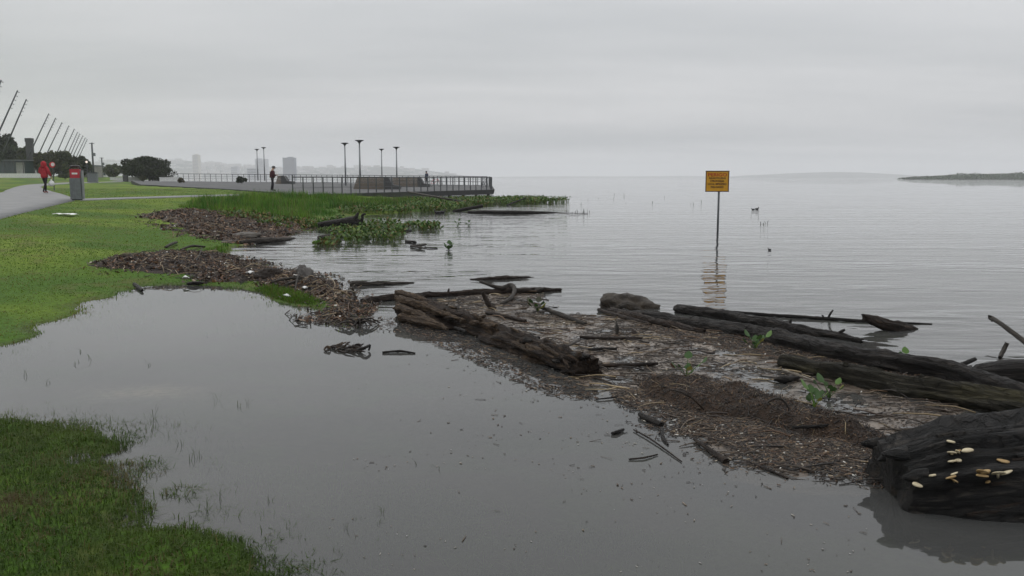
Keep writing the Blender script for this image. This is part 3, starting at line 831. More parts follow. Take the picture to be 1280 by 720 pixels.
    for x in (-.032, .032): f.lathe((hc[0] + x * s, hc[1] + .088 * s, hc[2]), [(0.0, -.010), (.012, 0), (0.0, .010)], 6)
    f.build('eyes', M_BLACK, e)
    MB().box((hc[0], hc[1] + .105 * s, hc[2] - .025 * s), (.025 * s, .03 * s, .045 * s), taper=.5).build('nose', M_SKIN, e)
    MB().box((hc[0], hc[1] + .090 * s, hc[2] - .070 * s), (.045 * s, .012 * s, .010 * s)).build('mouth', M_RED, e)
    return e

p = tp(57, 241.5)
h_red = 38.5 / FPX * p[1]
h_red = min(max(h_red, 1.45), 1.85)
woman = person(p, math.radians(-8), h_red, 'person in a hooded red coat walking away on the path', cloth('red_coat', (0.38, 0.03, 0.04)), cloth('black_trousers', (0.018, 0.016, 0.02)),
       flat('red_shoe', (0.25, 0.05, 0.04)), stride=0.34, hood=True, long_coat=0.16,
       armR=[(.20, 0, 1.40), (.29, -.03, 1.16), (.31, .10, .95), (.31, .14, .86)], armL=[(-.20, 0, 1.40), (-.27, -.03, 1.15), (-.22, .20, 1.05), (-.17, .28, 1.03)])
wh = Matrix.Rotation(math.radians(-8), 4, 'Z') @ Vector((.33, .14, .80))
b = MB(); b.lathe((p[0] + wh.x, p[1] + wh.y, p[2] + wh.z - 0.40), [(.03, 0), (.15, .05), (.19, .16), (.15, .28), (.05, .36), (.025, .44)], 14, 1.0, .6)
bag = b.build('carrier_bag', M_WHITE, None, True); tag(bag, 'white carrier bag hanging from the hand of the person in red', 'bag')
p = on_deck(341, 238.8)
man = person(p, math.radians(-70), 30.0 / FPX * p[1], 'man in maroon jacket and dark cap looking down on the platform', cloth('maroon_jacket', (0.075, 0.022, 0.028)), cloth('dark_jeans', (0.022, 0.02, 0.026)), stride=0.05, cap=M_BLACK, head_tilt=.06, long_coat=0.05,
       armL=[(-.19, .02, 1.40), (-.25, .02, 1.15), (-.12, .22, 1.10), (-.05, .27, 1.13)], armR=[(.19, .02, 1.40), (.25, .02, 1.15), (.12, .22, 1.10), (.05, .27, 1.13)])
man.scale = (1.22, 1.22, 1.0)
p = tp(188.5, 225.9)
person(p, math.radians(165), 13.2 / FPX * p[1], 'far walker in dark blue clothes before the round tree', cloth('navy_top', (0.05, 0.055, 0.085)), cloth('grey_trousers', (0.04, 0.04, 0.045)), stride=0.25)
p = tp(207.0, 225.2)
person(p, math.radians(150), 11.6 / FPX * p[1], 'far walker in pale green top at right edge of round tree', cloth('pale_top', (0.34, 0.40, 0.36)), cloth('dark_trousers', (0.03, 0.05, 0.045)), stride=0.25)
p = on_deck(533.2, 233.2)
person(p + np.array([0, 0.3, 0.02]), math.radians(60), 1.66, 'person in dark clothes standing behind the red bicycle', cloth('slate_jacket', (0.05, 0.06, 0.09)), cloth('slate_trousers', (0.03, 0.03, 0.04)), stride=0.04,
       armR=[(.20, 0, 1.40), (.26, .05, 1.16), (.20, .28, 1.05), (.16, .36, 1.05)], head_tilt=.03)

# ================================================================== LAWN, LEFT SIDE
def bin_(px, yb, yt, label, colr=None, w=0.62, top=True, group=None):
    p = tp(px, yb); h = (yb - yt) / FPX * p[1]
    e = empty('litter_bin', p, math.radians(14), label=label, cat='bin', group=group)
    if colr:
        hb = h * 0.62
        MB().box((0, 0, 0.05 + hb / 2), (w, w * .8, hb)).build('body', M_GREY, e)
        for k in range(5):
            MB().box((-w * .4 + k * w * .2, -w * .4 - .008, 0.05 + hb / 2), (w * .05, .014, hb * .92)).build('rib', M_GREY, e)
        MB().box((w / 2 + .05, 0, 0.05 + h * .42), (.05, w * .62, h * .84)).build('side_frame', M_GALV, e)
        MB().box((0, -w * .30, 0.025), (w * .8, .06, .05)).box((0, w * .30, 0.025), (w * .8, .06, .05)).build('feet', M_BLACK, e)
        MB().box((0, 0, 0.05 + hb + h * .13), (w * .86, w * .7, h * .26)).build('lid_housing', colr, e)
        pl = MB().box((0, -w * .355, 0.05 + hb + h * .13), (w * .5, .01, h * .05)).build('sign_plate', M_WHITE, e)
        MB().tube([(-w*.44, 0, .05 + hb + h*.26), (-w*.40, 0, h*.985), (-w*.1, 0, h*.998), (w*.1, 0, h*.998), (w*.40, 0, h*.985), (w*.44, 0, .05 + hb + h*.26)], 0.05, 8).build('hoop', M_BLACK, e)
    else:
        MB().box((0, 0, h * .45), (w, w * .8, h * .9), taper=1.08).build('body', M_DARKCONC if not top else M_GREY, e)
        MB().box((0, 0, h * .95), (w * 1.15, w * .95, h * .1)).build('rim', M_STEEL, e)
        MB().box((0, 0, .02), (w * .8, w * .6, .05)).build('base', M_BLACK, e)
    return e
bin_(96.5, 250.2, 208.2, 'grey litter bin with a red top standing beside the path', M_RED, 0.48)
bin_(116.5, 228.2, 215.6, 'pale grey litter bin on the lawn just behind the red topped bin', None, 1.15)
bin_(157.2, 227.0, 219.0, 'small dark litter bin on the lawn left of the far walkers', None, 0.75, False)

# puddle on the lawn: a sheet, white colour standing in for reflected sky
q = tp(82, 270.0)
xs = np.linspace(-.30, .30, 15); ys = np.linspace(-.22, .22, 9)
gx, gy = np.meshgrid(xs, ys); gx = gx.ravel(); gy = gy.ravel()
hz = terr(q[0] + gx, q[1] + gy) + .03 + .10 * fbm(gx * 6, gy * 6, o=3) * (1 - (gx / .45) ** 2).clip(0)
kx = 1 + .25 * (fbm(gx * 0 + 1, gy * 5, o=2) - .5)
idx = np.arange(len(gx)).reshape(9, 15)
o = mesh_np('painted_puddle', np.column_stack([q[0] + gx * kx, q[1] + gy, hz]), np.stack([idx[:-1, :-1], idx[:-1, 1:], idx[1:, 1:], idx[1:, :-1]], -1).reshape(-1, 4), M_WHITE, smooth=True)
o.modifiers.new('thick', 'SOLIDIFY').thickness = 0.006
tag(o, 'small puddle on the lawn below the bin, its sky reflection painted white', 'litter')

# row of leaning masts
def mast(x0, y0, x1, y1, D, label, ext):
    """x1,y1 the head; x0,y0 a lower point of it; carried on down to the ground"""
    a, b = gd(x0, y0, D), gd(x1, y1, D)
    d = (b - a) / np.linalg.norm(b - a)
    gz = tz(a[0] - 3, D, False)
    foot = a - d * ((a[2] - gz) / d[2])
    e = empty('leaning_mast', foot, label=label, cat='mast', group='row of leaning light masts')
    L = np.linalg.norm(b - foot); top = b - foot
    r0 = 0.115
    MB().tube([(0, 0, -.1), tuple(top * .5), tuple(top)], [r0 * 1.25, r0 * 1.05, r0 * .8], 10).build('pole', M_STEEL, e, True)
    MB().lathe((0, 0, -.05), [(.45, 0), (.45, .25), (.2, .3)], 10).build('footing', M_DARKCONC, e)
    side = np.array([d[2], 0, -d[0]])
    for k in range(5):                        # short lamp arms on the upper right side
        q = top - d * (0.15 + k * 0.62)
        MB().tube([tuple(q), tuple(q + side * .24)], .025, 6).box(tuple(q + side * .28 + np.array([0, 0, -.02])), (.13, .12, .08)).build('lamp_arm', M_STEEL, e)
MA = [(-9, 128, 1.5, 100), (1.4, 159, 22, 113), (10.5, 176, 33, 124), (43, 180, 61, 142), (52, 185, 69.5, 147.5), (61, 187, 77.5, 153), (73, 187, 86, 157), (79, 192, 93, 161),
      (85, 192, 97, 165), (89, 192, 99.8, 167), (92, 194, 103.6, 169.5), (96, 195, 106.7, 172), (99, 196, 109, 174)]
ML = ['leftmost leaning mast, only its head in the picture corner', 'second leaning mast from the left, tallest one in view', 'third leaning mast from the left, over the dark tree', 'fourth leaning mast, first right of the wide gap',
      'fifth leaning mast from the left, next to the square chimney', 'sixth leaning mast from the left', 'seventh leaning mast from the left', 'eighth leaning mast from the left', 'ninth leaning mast from the left', 'tenth leaning mast from the left',
      'eleventh leaning mast from the left', 'twelfth leaning mast, last but one on the right', 'last leaning mast of the row, farthest right']
for (x0, y0, x1, y1), lb in zip(MA, ML):
    D = 12.5 * FPX / (HOR - y1)
    mast(x0, y0, x1, y1, D, lb, 0)
# upright poles
def pole(px, yt, yb, D, r, label, box=None):
    a = gd(px, yb, D); g = tz(a[0], D, False); t_ = gd(px, yt, D)
    e = empty('utility_pole', (a[0], D, g), label=label, cat='pole')
    h = t_[2] - g
    MB().tube([(0, 0, -.1), (0, 0, h)], [r * 1.15, r], 10).build('post', M_STEEL, e, True)
    MB().box((0, -.05, h * .98), (.9, .10, .10)).build('crossarm', M_STEEL, e)
    MB().box((.32, -.1, h * .68), (.4, .3, .55)).build('equipment_box', M_GREY, e)
pole(117.3, 178.3, 221, 150, .14, 'tall dark utility pole right of the leaning masts')
pole(128.4, 197, 220, 190, .12, 'shorter utility pole left of the round tree')
# lit globe lamp
D = 120; a = gd(108.2, 202.3, D); g = tz(a[0], D, False)
e = empty('globe_lamp', (a[0], D, g), label='lit white globe lamp on a thin post by the masts', cat='street lamp')
MB().tube([(0, 0, 0), (0, 0, a[2] - g - .2)], .06, 8).build('post', M_STEEL, e)
m, t, out = new_mat('lit_globe'); em = nd(t, 'ShaderNodeEmission'); em.inputs['Color'].default_value = (1, .86, .74, 1); em.inputs['Strength'].default_value = 1.0
t.links.new(em.outputs[0], out.inputs['Surface'])
M_LIT = m
MB().lathe((0, 0, a[2] - g - .27), [(.0, .1), (.10, .14), (.16, .25), (.11, .37), (.0, .42)], 16).build('globe', M_LIT, e, True)
# round red and white sign
D = 60; a = gd(65.8, 206.0, D); g = tz(a[0], D, False)
e = empty('round_sign', (a[0], D, g), label='round red and white sign on a post beyond the person in red', cat='sign')
MB().tube([(0, 0, 0), (0, 0, a[2] - g)], .035, 8).build('post', M_STEEL, e)
def disc(name, c, r, th, mat, par):
    b = MB(); n = 24
    ring = [(c[0] + r * math.cos(2 * math.pi * k / n), c[2] + r * math.sin(2 * math.pi * k / n)) for k in range(n)]
    V = [(x, c[1] - th / 2, z) for x, z in ring] + [(x, c[1] + th / 2, z) for x, z in ring]
    return mesh_np(name, V, [list(range(n))] + [list(range(n, 2 * n))[::-1]] + [[k, k + n, (k + 1) % n + n, (k + 1) % n] for k in range(n)], mat, parent=par)
disc('plate', (0, -.06, a[2] - g), .20, .03, flat('bright_red', (0.6, 0.04, 0.05)), e)
disc('white_face', (.05, -.085, a[2] - g + .02), .125, .015, M_WHITE, e)

# square chimney, kiosk, low wall, far white buildings
D = 168; a = gd(36.6, 222, D); b_ = gd(43.2, 222, D); g = tz(a[0], D, False); h = (222 - 173.8) / FPX * D + EYE - g; w = b_[0] - a[0]
e = empty('chimney', ((a[0] + b_[0]) / 2, D, g), label='square dark concrete chimney rising from the bushes', cat='chimney')
MB().box((0, 0, h * .48), (w, w, h * .96)).build('shaft', M_DARKCONC, e)
MB().box((0, 0, h * .95), (w * 1.12, w * 1.12, h * .10)).build('cap', M_DARKCONC, e)
D = 158; a = gd(-30, 222, D); b_ = gd(30, 222, D); g = tz(b_[0], D, False); w = b_[0] - a[0]; h = (222 - 201.0) / FPX * D + EYE - g
e = empty('kiosk', (a[0], D, g), label='flat roofed glazed kiosk at the left edge', cat='kiosk')
MB().box((w / 2, 1.8, h + .06), (w + .5, 4.2, .14)).build('roof', M_GREY, e)
MB().box((w / 2, 1.8, .12), (w, 3.6, .3)).build('floor_slab', M_CONC, e)
MB().box((w / 2, 2.2, h / 2), (w - .1, 2.6, h - .1)).build('glazing', M_GLASS, e)
for k in range(6):
    MB().box((w * k / 5 if 0 < k < 5 else (.06 if k == 0 else w - .06), .12, h / 2), (.10, .10, h - .04)).build('mullion', M_STEEL, e)
MB().box((w * .89, .75, h * .52), (w * .17, .06, h * .74)).build('panel', mat_noise('pale_panel', (.3, .3, .28), (.42, .42, .40), 3, .7), e)
D = 148; a = gd(-40, 222, D); b_ = gd(63, 222, D); g = tz(b_[0], D, False)
e = empty('low_wall', (a[0], D, g), label='long low white wall in front of the kiosk and bushes', cat='wall')
L = b_[0] - a[0]; wh_ = gd(0, 216.8, D)[2] - g; n = 7
for k in range(n):
    MB().box((L * (k + .5) / n, 0, wh_ / 2), (L / n - .03, .32, wh_)).build('panel', M_WHITE, e)
MB().box((L / 2, .02, -.02), (L + .2, .5, .24)).build('plinth', M_DARKCONC, e)
def hut(x0, x1, yt, D, mat, roofm, label):
    a = gd(x0, 222, D); b_ = gd(x1, 222, D); g = tz(a[0], D, False); w = b_[0] - a[0]; h = (222 - yt) / FPX * D + EYE - g
    e = empty('pavilion', ((a[0] + b_[0]) / 2, D, g), label=label, cat='building')
    MB().box((0, 2, h * .45), (w, 4, h * .9)).build('wall', mat, e)
    MB().box((0, 2, h * .95), (w * 1.1, 4.6, h * .1)).build('roof', roofm, e)
    nw = 3
    for k in range(nw):
        MB().box((w * ((k + .5) / nw - .5), -.02, h * .42), (w / nw * .5, .1, h * .5)).build('window', M_GLASS, e)
hut(118.5, 133.5, 208.2, 200, M_WHITE, M_STEEL, 'small white pavilion with dark openings left of the round tree')
hut(104, 117, 206.5, 175, mat_noise('dull_wall', (.22, .21, .19), (.32, .31, .29), 1, .8), M_GREY, 'dull grey pavilion under the end of the masts')
# white bands (low kerb walls) near the far walkers
for x0, x1, y, D, lb in ((200, 222, 222.6, 128, 'low white kerb wall right of the far walkers'), (138, 176, 222.3, 150, 'long low white kerb wall under the round tree')):
    a = gd(x0, y, D); b_ = gd(x1, y, D); g = tz(b_[0], D, False)
    g = min(g, a[2] - .1)
    tag(MB().box(((a[0] + b_[0]) / 2, D, (g + a[2] + .05) / 2), (b_[0] - a[0], .4, a[2] + .05 - g)).box(((a[0] + b_[0]) / 2, D, a[2] + .09), (b_[0] - a[0] + .1, .5, .08)).build('kerb_wall', M_WHITE), lb, 'wall')

# ------------------------------------------------------------------ trees and bushes
def log_np(pts, radii, seg=14, ring=None, rough=0.12, seed=0, ridges=5.0, jag=0.0, det=0.0, gouge=0.0, dome=0.05):
    """tapered tube along a smooth curve with bark relief; returns V, F, logco"""
    P = np.array(pts, float); Rr = np.array(radii, float)
    L = np.concatenate([[0], np.cumsum(np.linalg.norm(np.diff(P, axis=0), axis=1))])
    ring = ring or max(8, int(L[-1] / max(Rr.mean() * 0.45 / (1 + 2.5 * det), 0.008)))
    ring = min(ring, 150 if det == 0 else 260)
    s = np.linspace(0, L[-1], ring)
    # smooth interpolation
    def interp(A):
        t = np.interp(s, L, np.arange(len(L))); i = np.minimum(t.astype(int), len(L) - 2); f = (t - i)
        f = f.reshape((-1,) + (1,) * (A.ndim - 1))
        p0, p1, p2, p3 = A[np.maximum(i-1, 0)], A[i], A[i+1], A[np.minimum(i+2, len(L)-1)]
        return 0.5 * ((2*p1) + (p2-p0)*f + (2*p0-5*p1+4*p2-p3)*f**2 + (3*p1-p0-3*p2+p3)*f**3)
    C = interp(P) if len(P) > 2 else P[0] + (P[1] - P[0]) * (s / L[-1])[:, None]
    R_ = np.interp(s, L, Rr)
    T = np.gradient(C, axis=0); T /= np.linalg.norm(T, axis=1)[:, None]
    U = np.zeros_like(T); u = np.cross(T[0], [0, 0, 1.0]); u = u if np.linalg.norm(u) > .1 else np.array([1.0, 0, 0])
    for i in range(ring):
        u = u - T[i] * np.dot(u, T[i]); u = u / np.linalg.norm(u); U[i] = u
    W = np.cross(T, U)
    if det:
        zn = s / Rr.mean() * .22 + seed * 3
        C = C + U * ((fbm(zn, zn * 0 + 1, o=3) - .5) * Rr.mean() * .9)[:, None] + W * ((fbm(zn, zn * 0 + 7, o=3) - .5) * Rr.mean() * .6)[:, None]
    a = np.linspace(0, 2 * np.pi, seg, endpoint=False)
    S = np.repeat(s[:, None], seg, 1); rm = Rr.mean()
    ca, sa = np.cos(a)[None, :] + 0 * S, np.sin(a)[None, :] + 0 * S
    k1 = fbm(ca * ridges * .5 + seed * 7.1 + 0 * S, sa * ridges * .5 + 3.3 * seed + 0 * S, S / rm * .16 + seed, o=4)
    k2 = fbm(ca * .9 + seed + 0 * S, sa * .9 - seed + 0 * S, S / rm * .35 + 5 * seed, o=3)
    rr = R_[:, None] * (1 + rough * 2.2 * (k1 - .5) + rough * 2.0 * (k2 - .5))
    if det:                                   # bark plates and furrows
        k3 = fbm(ca * ridges * .8 + 2.2 * seed, sa * ridges * .8 - seed, S / rm * .5 + 2 * seed, o=4)
        pl = np.floor(k3 * 9) / 9
        k4 = fbm(ca * ridges * 2.2 - seed, sa * ridges * 2.2, S / rm * 1.6 + seed, o=3)
        rr = rr + R_[:, None] * det * (.9 * (pl - .5) + .5 * (k3 - .5) + .35 * (k4 - .5))
    if gouge:
        k5 = fbm(ca * 1.3 + 5 * seed, sa * 1.3 + seed, S / rm * .20 + 3 * seed, o=4)
        rr = rr * (1 - gouge * sst(.50, .58, k5))
    V = C[:, None, :] + U[:, None, :] * (ca * rr)[..., None] + W[:, None, :] * (sa * rr)[..., None]
    if jag:
        for e_, sgn in ((0, -1), (1, -2)):
            j = (fbm(ca * 1.7 + seed + e_ * 9, sa * 1.7, o=3) - .35) * jag
            V[0 if e_ == 0 else -1] += T[0 if e_ == 0 else -1] * (j[0] * (-1 if e_ == 0 else 1))[:, None]
    co = np.stack([ca * R_[:, None] + seed * 3.1, sa * R_[:, None], S + seed * 5.3], -1)
    V = V.reshape(-1, 3); co = co.reshape(-1, 3)
    idx = np.arange(ring * seg).reshape(ring, seg); nx = np.roll(idx, -1, 1)
    F = np.stack([idx[:-1], nx[:-1], nx[1:], idx[1:]], -1).reshape(-1, 4)
    # caps: an inner ring and a centre
    caps = []
    for e_ in (0, ring - 1):
        b = len(V)
        sg = -1 if e_ == 0 else 1
        prev = idx[e_]; rim = V[prev]
        ax0 = ((rim - C[e_]) @ T[e_])[:, None]; flat_ = rim - ax0 * T[e_]
        for rho in (.86, .66, .44, .22, 0.0):
            q = C[e_] + (flat_ - C[e_]) * rho
            nzc = (fbm(q[:, 0] / R_[e_] * 2.6 + seed, q[:, 1] / R_[e_] * 2.6, q[:, 2] / R_[e_] * 2.6, o=3) - .5)[:, None]
            q = q + T[e_] * (ax0 * rho ** 1.5 + sg * R_[e_] * (dome * (1 - rho * rho) + .55 * nzc * (1 - .5 * rho)))
            if rho == 0.0: q = q[:1]
            b = len(V); V = np.vstack([V, q])
            co = np.vstack([co, np.column_stack([q[:, :2] * 2.5 + seed, q[:, 2] * 8])])
            ii = np.arange(b, b + seg) if rho > 0 else np.full(seg, b)
            ni, n_ = np.roll(ii, -1), np.roll(prev, -1)
            caps.append(np.stack([prev, ii, ni, n_] if e_ == 0 else [prev, n_, ni, ii], -1)); prev = ii
    quads = [F] + [c_ for c_ in caps]
    faces = [list(f) for f in F]
    for c_ in caps:
        for f in c_:
            faces.append(list(dict.fromkeys(int(v) for v in f)))
    return V, faces, co
_seed = [1]
def log_obj(name, pts, radii, mat, parent=None, seg=14, rough=.12, smooth=True, jag=0.0, ridges=5.0, ring=None, det=0.0, gouge=0.0):
    _seed[0] += 1
    V, F, co = log_np(pts, radii, seg, ring, rough, _seed[0], ridges, jag, det, gouge)
    return mesh_np(name, V, F, mat, parent=parent, smooth=smooth, vec={'logco': co})

def tree(px0, px1, ytop, D, label, ntr=1, nleaf=7000, colr=(.035, .05, .02), lsize=.22, low=.18, name='tree', cat='tree', clumps=34, group=None, flat_top=0.0):
    a, b = gd(px0, HOR, D), gd(px1, HOR, D); cx = (a[0] + b[0]) / 2; w = (b[0] - a[0]) / 2
    g = deck_z(cx, D) if float(sdf(DECK, np.array([cx]), np.array([float(D)]))[0]) > 0 else tz(cx, D, False)
    h = gd(0, ytop, D)[2] - g
    e = empty(name, (cx, D, g), label=label, cat=cat, group=group)
    zc = h * (.5 + low / 2); rz = h * (1 - low) / 2
    # trunk with limbs
    tr = []
    for k in range(ntr):
        x0 = (k - (ntr - 1) / 2) * w * .5
        tips = [(x0 + RNG.uniform(-.5, .5) * w, RNG.uniform(-.5, .5) * w * .6, h * RNG.uniform(.55, .85)) for _ in range(5)]
        b0 = log_obj('trunk', [(x0, 0, -.1), (x0 + .05 * w, 0, h * .2), (x0 + RNG.uniform(-.1, .1) * w, .0, h * .5)], [h * .05, h * .038, h * .025], W_TRUNK, e, 10, .1)
        for q in tips:
            log_obj('limb', [(x0 + .03 * w, 0, h * .25), ((x0 + q[0]) / 2, q[1] / 2, h * .42), q], [h * .022, h * .015, h * .006], W_TRUNK, b0, 7, .08)
    cc = []
    for k in range(clumps):
        d = RNG.normal(size=3); d /= np.linalg.norm(d); d *= RNG.uniform(.35, .92)
        z_ = d[2] if d[2] > 0 else d[2] * .9
        cc.append((d[0] * w, d[1] * w * .8, zc + z_ * rz, RNG.uniform(.16, .34), RNG.uniform(.65, 1.4)))
    cc = np.array(cc)
    i = RNG.integers(0, clumps, nleaf)
    d = RNG.normal(size=(nleaf, 3)); d /= np.linalg.norm(d, axis=1)[:, None]
    r = RNG.uniform(.35, 1, nleaf) ** .5
    pos = cc[i, :3] + d * (r * cc[i, 3])[:, None] * np.array([w, w * .8, rz * 1.25])
    pos[:, 2] = np.maximum(pos[:, 2], h * low * .5 + RNG.uniform(.04, .14, nleaf) * h)
    pos[:, 2] = np.minimum(pos[:, 2], h * 1.01)
    c_ = np.array(colr) * cc[i, 4][:, None] * RNG.uniform(.7, 1.35, (nleaf, 1)) * np.array([1, 1, 1]) 
    c_[:, 0] *= RNG.uniform(.85, 1.25, nleaf)
    V, F, C = leaves(nleaf, None, lsize, pos, c_)
    mesh_np('crown', V, F, M_LEAF, col=C, parent=e)
    return e
tree(150, 221, 195.6, 150, 'broad round dark tree with a low dome crown beyond the lawn', 3, 18000, (.022, .031, .012), .17, .0, clumps=95)
tree(-22, 26, 168, 185, 'dark leafy tree at the left edge behind the kiosk', 1, 9000, (.022, .034, .013), .34, .1, clumps=60)
tree(22, 50, 184, 172, 'bushy dark tree around the square chimney', 2, 7000, (.036, .046, .018), .28, .05, clumps=50)
tree(44, 74, 186, 163, 'bushy olive tree behind the person in red', 2, 8000, (.055, .060, .024), .26, .03, clumps=50)
tree(66, 98, 190, 165, 'olive bush tree left of the red topped bin', 2, 8000, (.048, .058, .022), .28, .03, clumps=50)
tree(88, 114, 195.5, 172, 'dark bush tree behind the red topped bin', 1, 6000, (.030, .042, .017), .28, .03, clumps=50)
tree(131, 152, 205.5, 185, 'lighter green tree just left of the round tree', 1, 4500, (.075, .092, .045), .24, .0, clumps=50)
tree(74, 88, 216.5, 140, 'low clipped shrub between path and masts', 1, 1500, (.06, .075, .028), .10, .02, 'shrub', 'shrub', 14)
tree(175, 182, 218.8, 118, 'small grey green shrub left of the far walkers', 1, 900, (.07, .08, .045), .10, .02, 'shrub', 'shrub', 12)
tree(222, 230, 221.2, 108, 'small brownish shrub at the left end of the far railing', 1, 900, (.09, .08, .045), .09, .02, 'shrub', 'shrub', 12)
tree(294, 310, 220.8, 108, 'dark low shrub in front of the far railing', 1, 1500, (.030, .042, .022), .10, .02, 'shrub', 'shrub', 12)

# ================================================================== FLOATING DEBRIS
def inside(poly, n, margin=0.0):
    P = np.array(poly); lo, hi = P.min(0), P.max(0); out = np.zeros((0, 2))
    while len(out) < n:
        q = RNG.uniform(lo, hi, (n * 3, 2))
        out = np.vstack([out, q[sdf(poly, q[:, 0], q[:, 1]) > margin]])
    return out[:n]
class Mound:
    """a lumpy heap over ground or water, its edge ragged by noise"""
    def __init__(s, poly, height, edge, base='water', lump=3.0, amp=1.0, sink=0.02, seed=0.0, ridge_w=0.6):
        s.poly = [tuple(p[:2]) for p in poly]; s.h = height; s.e = edge; s.base = base; s.l = lump; s.a = amp; s.sink = sink; s.sd = seed; s.rw = ridge_w
    def z(s, x, y):
        d = sdf(s.poly, x, y) + (fbm(x * s.l * .7 + s.sd, y * s.l * .7, o=3) - .5) * s.e * 1.6
        k = sst(-s.e * .35, s.e, d)
        n1 = fbm(x * s.l + s.sd, y * s.l + 4, o=5, g=.55); n2 = fbm(x * s.l * 5 + s.sd, y * s.l * 5, o=3)
        b = np.maximum(terr(x, y), 0) if s.base == 'terrain' else np.zeros_like(x)
        return b + s.h * k * (1 - s.rw + s.rw * 2 * n1 * s.a) + s.h * .25 * (n2 - .5) * k - s.sink
    def mesh(s, name, res, mat, colf, label, cat):
        P = np.array(s.poly); lo, hi = P.min(0) - s.e, P.max(0) + s.e
        nx_, ny_ = int((hi[0] - lo[0]) / res) + 2, int((hi[1] - lo[1]) / res) + 2
        gx, gy = np.meshgrid(np.linspace(lo[0], hi[0], nx_), np.linspace(lo[1], hi[1], ny_))
        sh = gx.shape; gx = gx.ravel(); gy = gy.ravel()
        jx = gx + RNG.uniform(-.3, .3, gx.shape) * res; jy = gy + RNG.uniform(-.3, .3, gx.shape) * res
        z = s.z(jx, jy)
        b = np.maximum(terr(jx, jy), 0) if s.base == 'terrain' else np.zeros_like(jx)
        keep = z > b - s.sink + .0025
        idx = np.arange(len(gx)).reshape(sh)
        F = np.stack([idx[:-1, :-1], idx[:-1, 1:], idx[1:, 1:], idx[1:, :-1]], -1).reshape(-1, 4)
        F = F[keep[F].any(1)]
        use = np.unique(F); mp_ = np.full(len(gx), -1); mp_[use] = np.arange(len(use))
        V = np.column_stack([jx, jy, z])[use]
        o = mesh_np(name, V, mp_[F], mat, col=colf(V[:, 0], V[:, 1], V[:, 2]), smooth=True)
        return tag(o, label, cat, kind='stuff')
def bits(n, pos, lmin, lmax, tmin, tmax, cols, tilt=.25, aligned=None, al_w=.8, flatn=1.0):
    """n small sticks or flakes as thin boxes; pos (n,3)"""
    L = np.exp(RNG.uniform(np.log(lmin), np.log(lmax), n)); T_ = RNG.uniform(tmin, tmax, n); T_ = np.minimum(T_, L * .5)
    yaw = RNG.uniform(0, np.pi, n) if aligned is None else aligned + RNG.normal(size=n) * al_w
    pit = RNG.normal(size=n) * tilt
    d = np.column_stack([np.cos(yaw) * np.cos(pit), np.sin(yaw) * np.cos(pit), np.sin(pit)])
    s_ = np.column_stack([-np.sin(yaw), np.cos(yaw), np.zeros(n)]); u = np.cross(d, s_)
    a = d * (L / 2)[:, None]; b = s_ * (T_ / 2)[:, None]; c = u * (T_ / 2 * flatn)[:, None]
    V = np.stack([pos - a - b - c, pos - a + b - c, pos - a + b + c, pos - a - b + c, pos + a - b * .6 - c, pos + a + b * .6 - c, pos + a + b * .6 + c, pos + a - b * .6 + c], 1).reshape(-1, 3)
    q = np.array([[0,1,2,3], [7,6,5,4], [1,5,6,2], [2,6,7,3], [3,7,4,0]])
    F = (np.arange(n)[:, None, None] * 8 + q[None]).reshape(-1, 4)
    ci = cols[RNG.integers(0, len(cols), n)] * RNG.uniform(.6, 1.4, (n, 1))
    return V, F, np.repeat(ci, 8, axis=0)
def merge(parts):
    V, F, C = [], [], []; b = 0
    for v, f, c in parts:
        V.append(v); F.append(f + b); C.append(c); b += len(v)
    return np.vstack(V), np.vstack(F), np.vstack(C)
DARKC = np.array([[.012, .009, .007], [.022, .015, .011], [.036, .025, .017], [.018, .013, .010]])
MIDC = np.array([[.040, .028, .019], [.072, .051, .034], [.125, .093, .063], [.030, .021, .015], [.055, .040, .027]])
STRAW = np.array([[.24, .18, .10], [.17, .125, .07], [.30, .24, .15]])
PALEC = np.array([[.30, .26, .20], [.42, .39, .33], [.22, .17, .11], [.5, .48, .44]])
LEAFC = np.array([[.080, .042, .022], [.125, .076, .042], [.052, .029, .016], [.038, .022, .013], [.16, .112, .068]])

# ---- the floating mat between the logs
MATP = px_poly([(512, 384), (560, 372), (620, 362), (665, 361), (690, 374), (705, 388), (748, 393), (790, 392), (840, 405), (905, 418), (985, 438), (1075, 466), (1170, 492), (1215, 520), (1150, 560), (1118, 606), (1090, 618),
                (1020, 606), (960, 590), (905, 572), (860, 553), (820, 532), (778, 505), (745, 484), (660, 455), (590, 418), (540, 400)])
mat_m = Mound(MATP, .024, .42, 'water', 2.8, 1.0, .0180, 3.0, .9)
def matcol(x, y, z):
    n = fbm(x * 1.1, y * 1.1, o=4)[:, None]; n2 = fbm(x * 7 + 9, y * 7, o=4)[:, None]
    # towards the near edge the litter is browner
    e = (1 - sst(.15, .75, sdf(MATP, x, y)))[:, None]
    c = np.array([.150, .120, .092]) * (.55 + .9 * n)
    k = sst(.46, .64, n2)
    c = c * (1 - k * .75) + np.array([.040, .028, .019]) * k * .75
    return c * (1 - e * .35) + np.array([.065, .043, .028]) * e * .35
mat_m.mesh('debris_mat', .024, M_MAT, matcol, 'floating mat of silt and fine plant litter between the logs', 'debris')
pp = inside(MATP, 30000, -.10); zb = mat_m.z(pp[:, 0], pp[:, 1]); k = (zb > -.007) & (RNG.uniform(0, 1, len(pp)) < .22 + .80 * sst(.40, .66, fbm(pp[:, 0] * 1.7, pp[:, 1] * 3.2, o=4)))
pp = np.column_stack([pp, zb + .004])[k]; n = len(pp)
alg = math.radians(168)
n1 = int(n * .30)
b1 = bits(n1, pp[:n1], .02, .19, .002, .007, np.vstack([DARKC, DARKC, MIDC]), .14, alg, .55, .8)
